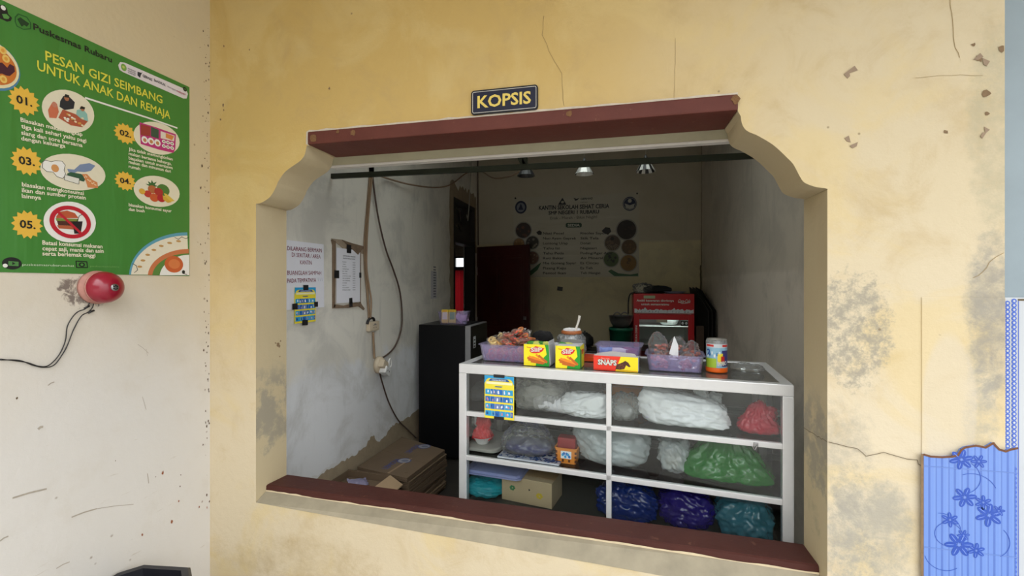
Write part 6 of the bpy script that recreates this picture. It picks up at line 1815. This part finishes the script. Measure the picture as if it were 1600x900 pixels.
# lavender basket on the fridge
p = at_z(709, 508, FZ); 
bx = Vector((-1.40, 3.78, FZ + .001))
t = thing('plastic_basket', 'lavender basket with yellow packs on top of the black refrigerator', 'basket', bx, R(12))
s = MB(); tray_mesh(s, .27, .17, .105, .86, P_LAV, r=.02); s.build('basket_body', t)
for i, (x, lab, c1, c2) in enumerate([(-.075, 'yellow snack pack at the left inside the basket on the refrigerator', '#e8c81e', '#f2ead0'), (-.01, 'yellow and green snack pack, second in the basket on the refrigerator', '#dcc41e', '#4f8a2c')]):
    s = MB(); s.box(-.03, .03, -.025, .025, 0, .118, ink(c1, .4), .004); s.poly([(-.022, .03), (.022, .03), (.022, .095), (-.022, .095)], ink(c2, .4), .0255, MF); s.text('SliP', -.02, .098, .012, M_SLR, .026, .04, M=MF)
    o = s.build('snack_pack', None, bx + Vector((x * math.cos(R(12)), x * math.sin(R(12)) - .02, .004)), (R(-6), 0, R(12))); tag(o, lab, 'pack')
for i, x in enumerate([.05, .085]):
    s = packet_mesh(.085, .065, .03, 60 + i, ink('#b490b8', .35)); o = s.build('snack_packet', None, bx + Vector((x, x * .2 - .01, .05)), (1.0, .8 * (1 - i), .5)); tag(o, ['mauve packet lying beside the yellow packs in the refrigerator basket', 'mauve packet at the right end of the refrigerator basket'][i], 'packet')

# stack of flattened cartons on the floor
M_CARDD = mat('dull_cardboard', (0.125, 0.083, 0.048), 0.9, var=.2, scale=8, bump=.12)
M_CBLUE = ink('#27356e')
c4 = [at_z(558.5, 728.5, .285), at_z(636, 746, .285), at_z(695, 702, .285), at_z(628, 682, .285)]
c4 = [Vector((max(p.x, LEFT + .012), p.y, 0)) for p in c4]
base = (c4[0] + c4[1] + c4[2] + c4[3]) / 4
rnd = random.Random(9)
n_st = 9
for i in range(n_st):
    z0 = i * .0315
    j = [Vector((rnd.uniform(-.0, .02), rnd.uniform(-.015, .02), 0)) if i < n_st - 1 else Vector((0, 0, 0)) for _ in range(4)]
    q = [p + dd for p, dd in zip(c4, j)]
    topmost = i == n_st - 1
    t = thing('flattened_carton', 'flattened brown carton with blue print, topmost of the stack by the left wall' if topmost else 'flattened brown carton in the floor stack, under the printed topmost one', 'carton', (base.x, base.y, z0 + .0005), group=None if topmost else 'flattened cartons under the printed one')
    s = MB()
    for k in range(3):
        zz = k * .0098
        s.prism([(p.x - base.x + rnd.uniform(-.004, .004) * (0 if topmost else 1), p.y - base.y + rnd.uniform(-.006, .006) * (0 if topmost else 1), zz) for p in q], (0, 0, .0088), M_CARDD)
    s.build('board_layers', t)
    if topmost:
        s = MB()
        P0 = [Vector((p.x - base.x, p.y - base.y)) for p in c4]
        def bl(a, b): return (P0[0] * (1 - a) + P0[1] * a) * (1 - b) + (P0[3] * (1 - a) + P0[2] * a) * b
        e = bl(.5, .1); e2 = bl(.5, .9)
        ang = math.atan2(e2.y - e.y, e2.x - e.x)
        for b0 in (.10, .62):
            a_ = bl(.52, b0)
            s.text('LEMONI', a_.x, a_.y, .042, M_CBLUE, .0287, .17, ang, .02)
            cc_ = bl(.60, b0 + .30)
            s.ell(cc_.x, cc_.y, .05, .045, M_CBLUE, .0287, 20); s.ell(cc_.x, cc_.y, .042, .036, ink('#8a8a90'), .0289, 20); s.ell(cc_.x + .006, cc_.y, .026, .02, ink('#5c6076'), .0291, 14)
        a_, b_ = bl(0, .52), bl(1, .47)
        s.line([tuple(a_), tuple(b_)], .006, mat('carton_crease', (.10, .065, .035), .9), .0288)
        a_, b_ = bl(.62, .02), bl(.66, .5)
        s.line([tuple(a_), tuple(b_)], .016, mat('carton_tape_mark', (.24, .15, .08), .5), .0287)
        for (aa, bb) in [(.12, .05), (.88, .12)]: c0 = bl(aa, bb); s.ell(c0.x, c0.y, .012, .008, MC['carton_crease'], .0288, 8)
        s.build('printed_face', t)
# open carton just behind the ledge
oc = Vector((-1.545, 2.37, 0))
t = thing('open_carton', 'open empty brown carton on the floor just behind the red ledge', 'carton', oc, R(-3))
s = MB(); hh = .30; w2, d2 = .155, .21
for a in [(-w2, w2, -d2, -d2 + .005), (-w2, w2, d2 - .005, d2), (-w2, -w2 + .005, -d2, d2), (w2 - .005, w2, -d2, d2)]: s.box(*a, 0, hh, M_CARDD)
s.box(-w2, w2, -d2, d2, 0, .005, M_CARDD); s.build('carton_body', t)
for pts in [[(w2, -d2, hh), (w2, d2, hh), (w2 + .10, d2 - .02, hh - .04), (w2 + .10, -d2 + .02, hh - .04)]]:
    MB().prism(pts, (0, 0, .005), M_CARD).build('carton_flap', t)
MB().prism([(-w2, d2, hh), (w2, d2, hh), (w2 - .02, d2 + .075, hh - .035), (-w2 + .02, d2 + .075, hh - .035)], (0, 0, .005), M_CARDD).build('carton_flap', t)
pc = at_z(541, 748, .29)
s = packet_mesh(.12, .075, .035, 77, mat('lilac_white_wrapper', (.20, .185, .28), .4, var=.5, scale=40))
o = s.build('noodle_packet', None, (oc.x + .01, oc.y + .09, .290), (.25, .2, .9)); tag(o, 'lilac and white packet lying in the open carton', 'packet')
MB().box(-w2 + .01, w2 - .01, -d2 + .01, d2 - .01, .006, .262, M_CARDD, .004).build('carton_filling', t)

# ================================================================== BACK OF THE ROOM
TBZ = 0.74
M_TABLE = mat('dark_wood_table', (0.035, 0.022, 0.015), 0.6, var=.3)
t = thing('kitchen_table', 'long dark wooden table along the rear wall carrying the cooler', 'table', (.20, 4.82, 0))
MB().box(-.75, .755, -.42, .47, TBZ - .03, TBZ, M_TABLE, .004).build('tabletop', t)
for x in (-.70, .66):
    for y in (-.38, .34): MB().box(x, x + .05, y, y + .05, 0, TBZ - .03, M_TABLE, .003).build('leg', t)
# red drinks cooler
ca, cb = at_y(990, 520, 4.60), at_y(1085, 520, 4.60)
ctz = at_y(1037, 459, 4.60).z
CWd = cb.x - ca.x; CHt = ctz - TBZ - .001
M_CRED = mat('cooler_red', '#b8101c', .35, var=.06)
t = thing('drinks_cooler', 'red glass-door drinks cooler on the table against the rear wall', 'refrigerator', (ca.x, 4.60, TBZ + .001))
D_ = .50
M_CIN = mat('cooler_lining', (.74, .78, .76), .5)
s = MB()
s.box(0, .02, .03, D_, 0, CHt, M_CRED); s.box(CWd - .02, CWd, .03, D_, 0, CHt, M_SIGNBLK); s.box(.02, CWd - .02, D_ - .02, D_, 0, CHt, M_CIN); s.box(0, CWd, .03, D_, CHt - .02, CHt, M_SIGNBLK); s.box(0, CWd, .03, D_, 0, .04, M_CRED)
s.box(.021, .025, .04, D_ - .02, .04, CHt - .2, M_CIN); s.box(CWd - .025, CWd - .021, .04, D_ - .02, .04, CHt - .2, M_CIN)
s.build('cabinet', t)
yh = CHt - .195
hd = MB().box(0, CWd, 0, .03, yh, CHt, M_CRED, .003).build('header_panel', t)
s = MB()
IC = ink('#c9cfd2', .4)
pts = [(.006, yh + .008)]
rnd = random.Random(15)
top_ = [(.008 + (CWd - .016) * i / 44, yh + .035 + rnd.uniform(-.006, .012) + (.018 if i in (1, 8, 30, 36) else 0)) for i in range(45)]
s.poly([(.008, yh + .006)] + top_ + [(CWd - .008, yh + .006)], IC, .001, MF)
for i in range(26):
    x = rnd.uniform(.02, CWd - .02); s.poly([(x, yh + .010), (x + rnd.uniform(.006, .02), yh + rnd.uniform(.012, .03)), (x + .006, yh + rnd.uniform(.02, .034))], ink(rnd.choice(['#98a2a8', '#e6eaec', '#848e96']), .4), .0014 + i * 1e-5, MF)
s.text('Ambil kesegaran dinginnya', CWd * .05, yh + .118, .020, WHT, .0012, CWd * .62, 0, .03, M=MF); s.text('untuk semangatmu', CWd * .13, yh + .082, .020, WHT, .0012, CWd * .46, 0, .03, M=MF)
SHR = Matrix(((1, .28, 0, 0), (0, 1, 0, 0), (0, 0, 1, 0), (0, 0, 0, 1)))
s.text('Coca-Cola', 0, 0, .034, WHT, .0012, CWd * .20, 0, .012, M=MF @ Matrix.Translation((CWd * .73, yh + .108, 0)) @ SHR)
s.line([(CWd * .75, yh + .120), (CWd * .80, yh + .100), (CWd * .86, yh + .103), (CWd * .93, yh + .112)], .004, WHT, .0014, MF)
s.poly([(CWd * .17, yh + .148), (CWd * .36, yh + .148), (CWd * .36, yh + .176), (CWd * .17, yh + .176)], ink('#a8b48c', .5), .0018, MF)
s.build('header_print', hd)
dr = thing_door = MB()
for a in [(0, .055, 0, yh - .004), (CWd - .055, CWd, 0, yh - .004), (.055, CWd - .055, yh - .06, yh - .004), (.055, CWd - .055, 0, .05)]:
    dr.box(a[0], a[1], 0, .028, a[2], a[3], M_CRED, .004)
dr = dr.build('glass_door', t)
s = MB(); s.box(.05, CWd - .05, .010, .014, .045, yh - .055, glass('cooler_glass', (.85, .88, .87), .04)); s.build('door_pane', dr)
s = MB(); s.text('BUKA DISINI', 0, 0, .018, WHT, .001, .16, 0, .02, M=MF @ Matrix.Translation((.034, yh - .28, 0)) @ Matrix.Rotation(R(90), 4, 'Z'))
s.poly([(CWd * .38, yh - .085), (CWd * .56, yh - .085), (CWd * .56, yh - .058), (CWd * .38, yh - .058)], ink('#b0a890', .5), .0015, MF)
s.poly([(CWd * .78, yh - .115), (CWd * .90, yh - .115), (CWd * .90, yh - .07), (CWd * .78, yh - .07)], BLK, .0012, Matrix.Translation((0, .0, 0)) @ MF)
for x in (.81, .87): s.ell(CWd * x, yh - .09, .012, .014, IC, .0016, 10, M=MF)
s.build('door_print', dr)
for z in (.16, .34): MB().box(.026, CWd - .026, .06, D_ - .03, z, z + .006, M_CIN).build('rack', t)
cx0 = ca.x
s = MB(); bag(s, .17, .12, .11, 505, mat('grey_frosted_pack', (.36, .38, .37), .5), crumple=.2, sub=4)
ld = bpy.data.lights.new('added_cooler_light', 'AREA'); ld.shape = 'RECTANGLE'; ld.size = .4; ld.size_y = .02; ld.energy = .22; ld.color = (.9, 1, .96)
lo_ = bpy.data.objects.new('added_cooler_light', ld); C.objects.link(lo_); lo_.parent = t; lo_.location = (CWd / 2, .07, yh - .03)  # unseen light added to brighten the inside of the cooler
o = s.build('frosted_pack', None, (cx0 + CWd * .62, 4.78, TBZ + .001 + .347)); tag(o, 'grey frosted pack inside the red cooler, on its upper rack', 'pack')
# things lying on the cooler
zc = TBZ + .001 + CHt + .001
s = MB(); bag(s, .20, .18, .10, 510, P_CLEAR, crumple=.3, lump=.25); o = s.build('clear_bag', None, (cx0 + .10, 4.80, zc)); tag(o, 'clear plastic bag lying on top of the red cooler', 'bag')
s = MB(); bag(s, .27, .22, .075, 511, mat('black_fabric', (.008, .008, .009), .9), crumple=.2, sub=4, lump=.25); o = s.build('black_bag', None, (cx0 + .245, 4.85, zc)); tag(o, 'black cloth bag on top of the red cooler', 'bag')
s = MB(); s.lathe([(.07, 0), (.075, .004), (.105, .018), (.107, .020), (.10, .018), (.07, .007), (0, .007)], mat('white_blue_enamel', (.40, .45, .60), .25, var=.1), 32); o = s.build('enamel_plate', None, (cx0 + .40, 4.72, zc)); tag(o, 'blue-white enamel plate on top of the red cooler, right of the black bag', 'plate')
s = MB(); s.tube([(cx0 + .02, 4.72, zc + .01), (cx0 - .025, 4.70, zc - .005), (cx0 - .045, 4.69, zc - .06), (cx0 - .05, 4.68, zc - .2), (cx0 - .05, 4.70, zc - .4), (cx0 - .045, 4.74, TBZ + .012)], .007, M_WIRE, 7); o = s.build('cooler_cord'); tag(o, 'thick black cord hanging down the left side of the red cooler', 'cord')
# folded dark boards between cooler and right wall
M_DKB = mat('dark_board', (.018, .015, .013), .7, var=.4)
for i, (x, lab) in enumerate([(.870, 'dark board leaning beside the red cooler, the nearest of three to it'), (.903, 'dark board leaning in the gap, middle of the three beside the cooler'), (.936, 'dark board leaning nearest the right wall, last of the three')]):
    s = MB()
    s.prism([(x, 4.62, TBZ + .001), (x, 5.27, TBZ + .001), (x - .075, 5.27, 1.475), (x - .06, 4.98, 1.44), (x, 4.62, 1.25)], (.005, 0, 0), M_DKB)
    s.line([(0, 0), (1, 0)], .0, M_DKB) if False else None
    o = s.build('leaning_board'); tag(o, lab, 'board')
s = MB(); s.box(cb.x + .02, cb.x + .09, 4.62, 4.70, TBZ + .001, TBZ + .36, mat('brown_carton_dark', (.07, .04, .025), .8)); o = s.build('narrow_carton'); tag(o, 'narrow dark brown carton standing beside the cooler', 'carton')
# green bucket with wok
gp = at_y(970, 520, 4.52)
t = thing('green_bucket', 'dark green plastic bucket on the rear table under the wok', 'bucket', (gp.x, 4.52, TBZ + .001))
zt_ = at_y(970, 512, 4.5).z - TBZ
s = MB(); s.lathe([(.088, 0), (.095, .01), (.110, zt_ - .03), (.116, zt_ - .03), (.116, zt_ - .004), (.110, zt_), (.106, zt_ - .01), (.09, .01), (0, .01)], mat('bottle_green_plastic', '#0f5a40', .35, var=.08), 32); s.build('bucket_body', t)
wz = TBZ + zt_ + .001
t = thing('wok', 'dark metal wok with wire handles resting on the green bucket', 'pan', (gp.x, 4.52, wz))
M_WOK = mat('worn_dark_steel', (.26, .25, .24), .28, .8, var=.3)
s = MB(); s.lathe([(.06, 0), (.085, .025), (.108, .07), (.116, .115), (.119, .116), (.113, .114), (.103, .07), (.08, .03), (0, .010)], M_WOK, 36); s.build('pan_body', t)
for sx in (-1, 1):
    s = MB(); s.tube([(sx * .035 - .035, -.112 if sx < 0 else -.075, .10), (sx * .035 - .03, -.132 if sx < 0 else -.09, .135), (sx * .035, -.136 if sx < 0 else -.098, .155), (sx * .035 + .03, -.132 if sx < 0 else -.09, .135), (sx * .035 + .035, -.112 if sx < 0 else -.075, .10)], .006, M_WOK, 8); s.build('handle', t)
t = thing('saucepan', 'black saucepan partly hidden behind the wok beside the cooler', 'pan', (gp.x + .02, 4.98, TBZ + .001))
MB().lathe([(.09, 0), (.10, .01), (.10, .40), (.104, .42), (.098, .42), (.09, .02), (0, .02)], M_LBLK, 28).build('pan_body', t)
# stove with a kettle lump
sp = at_y(905, 545, 4.55)
t = thing('gas_stove', 'black two-burner gas stove on the rear table behind the cartons', 'stove', (sp.x - .10, 4.62, TBZ + .001))
MB().box(-.30, .30, -.17, .17, .01, .11, M_LBLK, .008).build('stove_body', t)
for x in (-.15, .15):
    s = MB().lathe([(.06, .11), (.06, .125), (.03, .13), (0, .13)], M_LBLK, 24); b_ = s.build('burner', t, (x, 0, 0))
    s = MB()
    for k in range(4): a_ = k * 1.5708 + .785; s.box(.03, .11, -.004, .004, .128, .142, M_LBLK, M=Matrix.Rotation(a_, 4, 'Z'))
    s.build('pan_support', b_)
    MB().lathe([(.022, 0), (.022, .02), (.0, .021)], M_SIGNBLK, 16, M=Matrix.Translation((x, -.17, .06)) @ Matrix.Rotation(R(90), 4, 'X')).build('knob', t)
p = at_y(917, 525, 4.6)
t = thing('kettle', 'blackened kettle on the gas stove left of the green bucket', 'kettle', (sp.x + .05, 4.62, TBZ + .145))
MB().lathe([(.075, 0), (.09, .02), (.085, .08), (.05, .115), (.02, .125), (0, .126)], M_LBLK, 28).build('kettle_body', t)
MB().tube([(-.075, 0, .06), (-.11, 0, .08), (-.125, 0, .11)], .012, M_LBLK, 8, radii=(.016, .008)).build('spout', t)
MB().lathe([(.035, .118), (.03, .128), (.008, .132), (.010, .145), (0, .147)], M_LBLK, 20).build('kettle_lid', t)
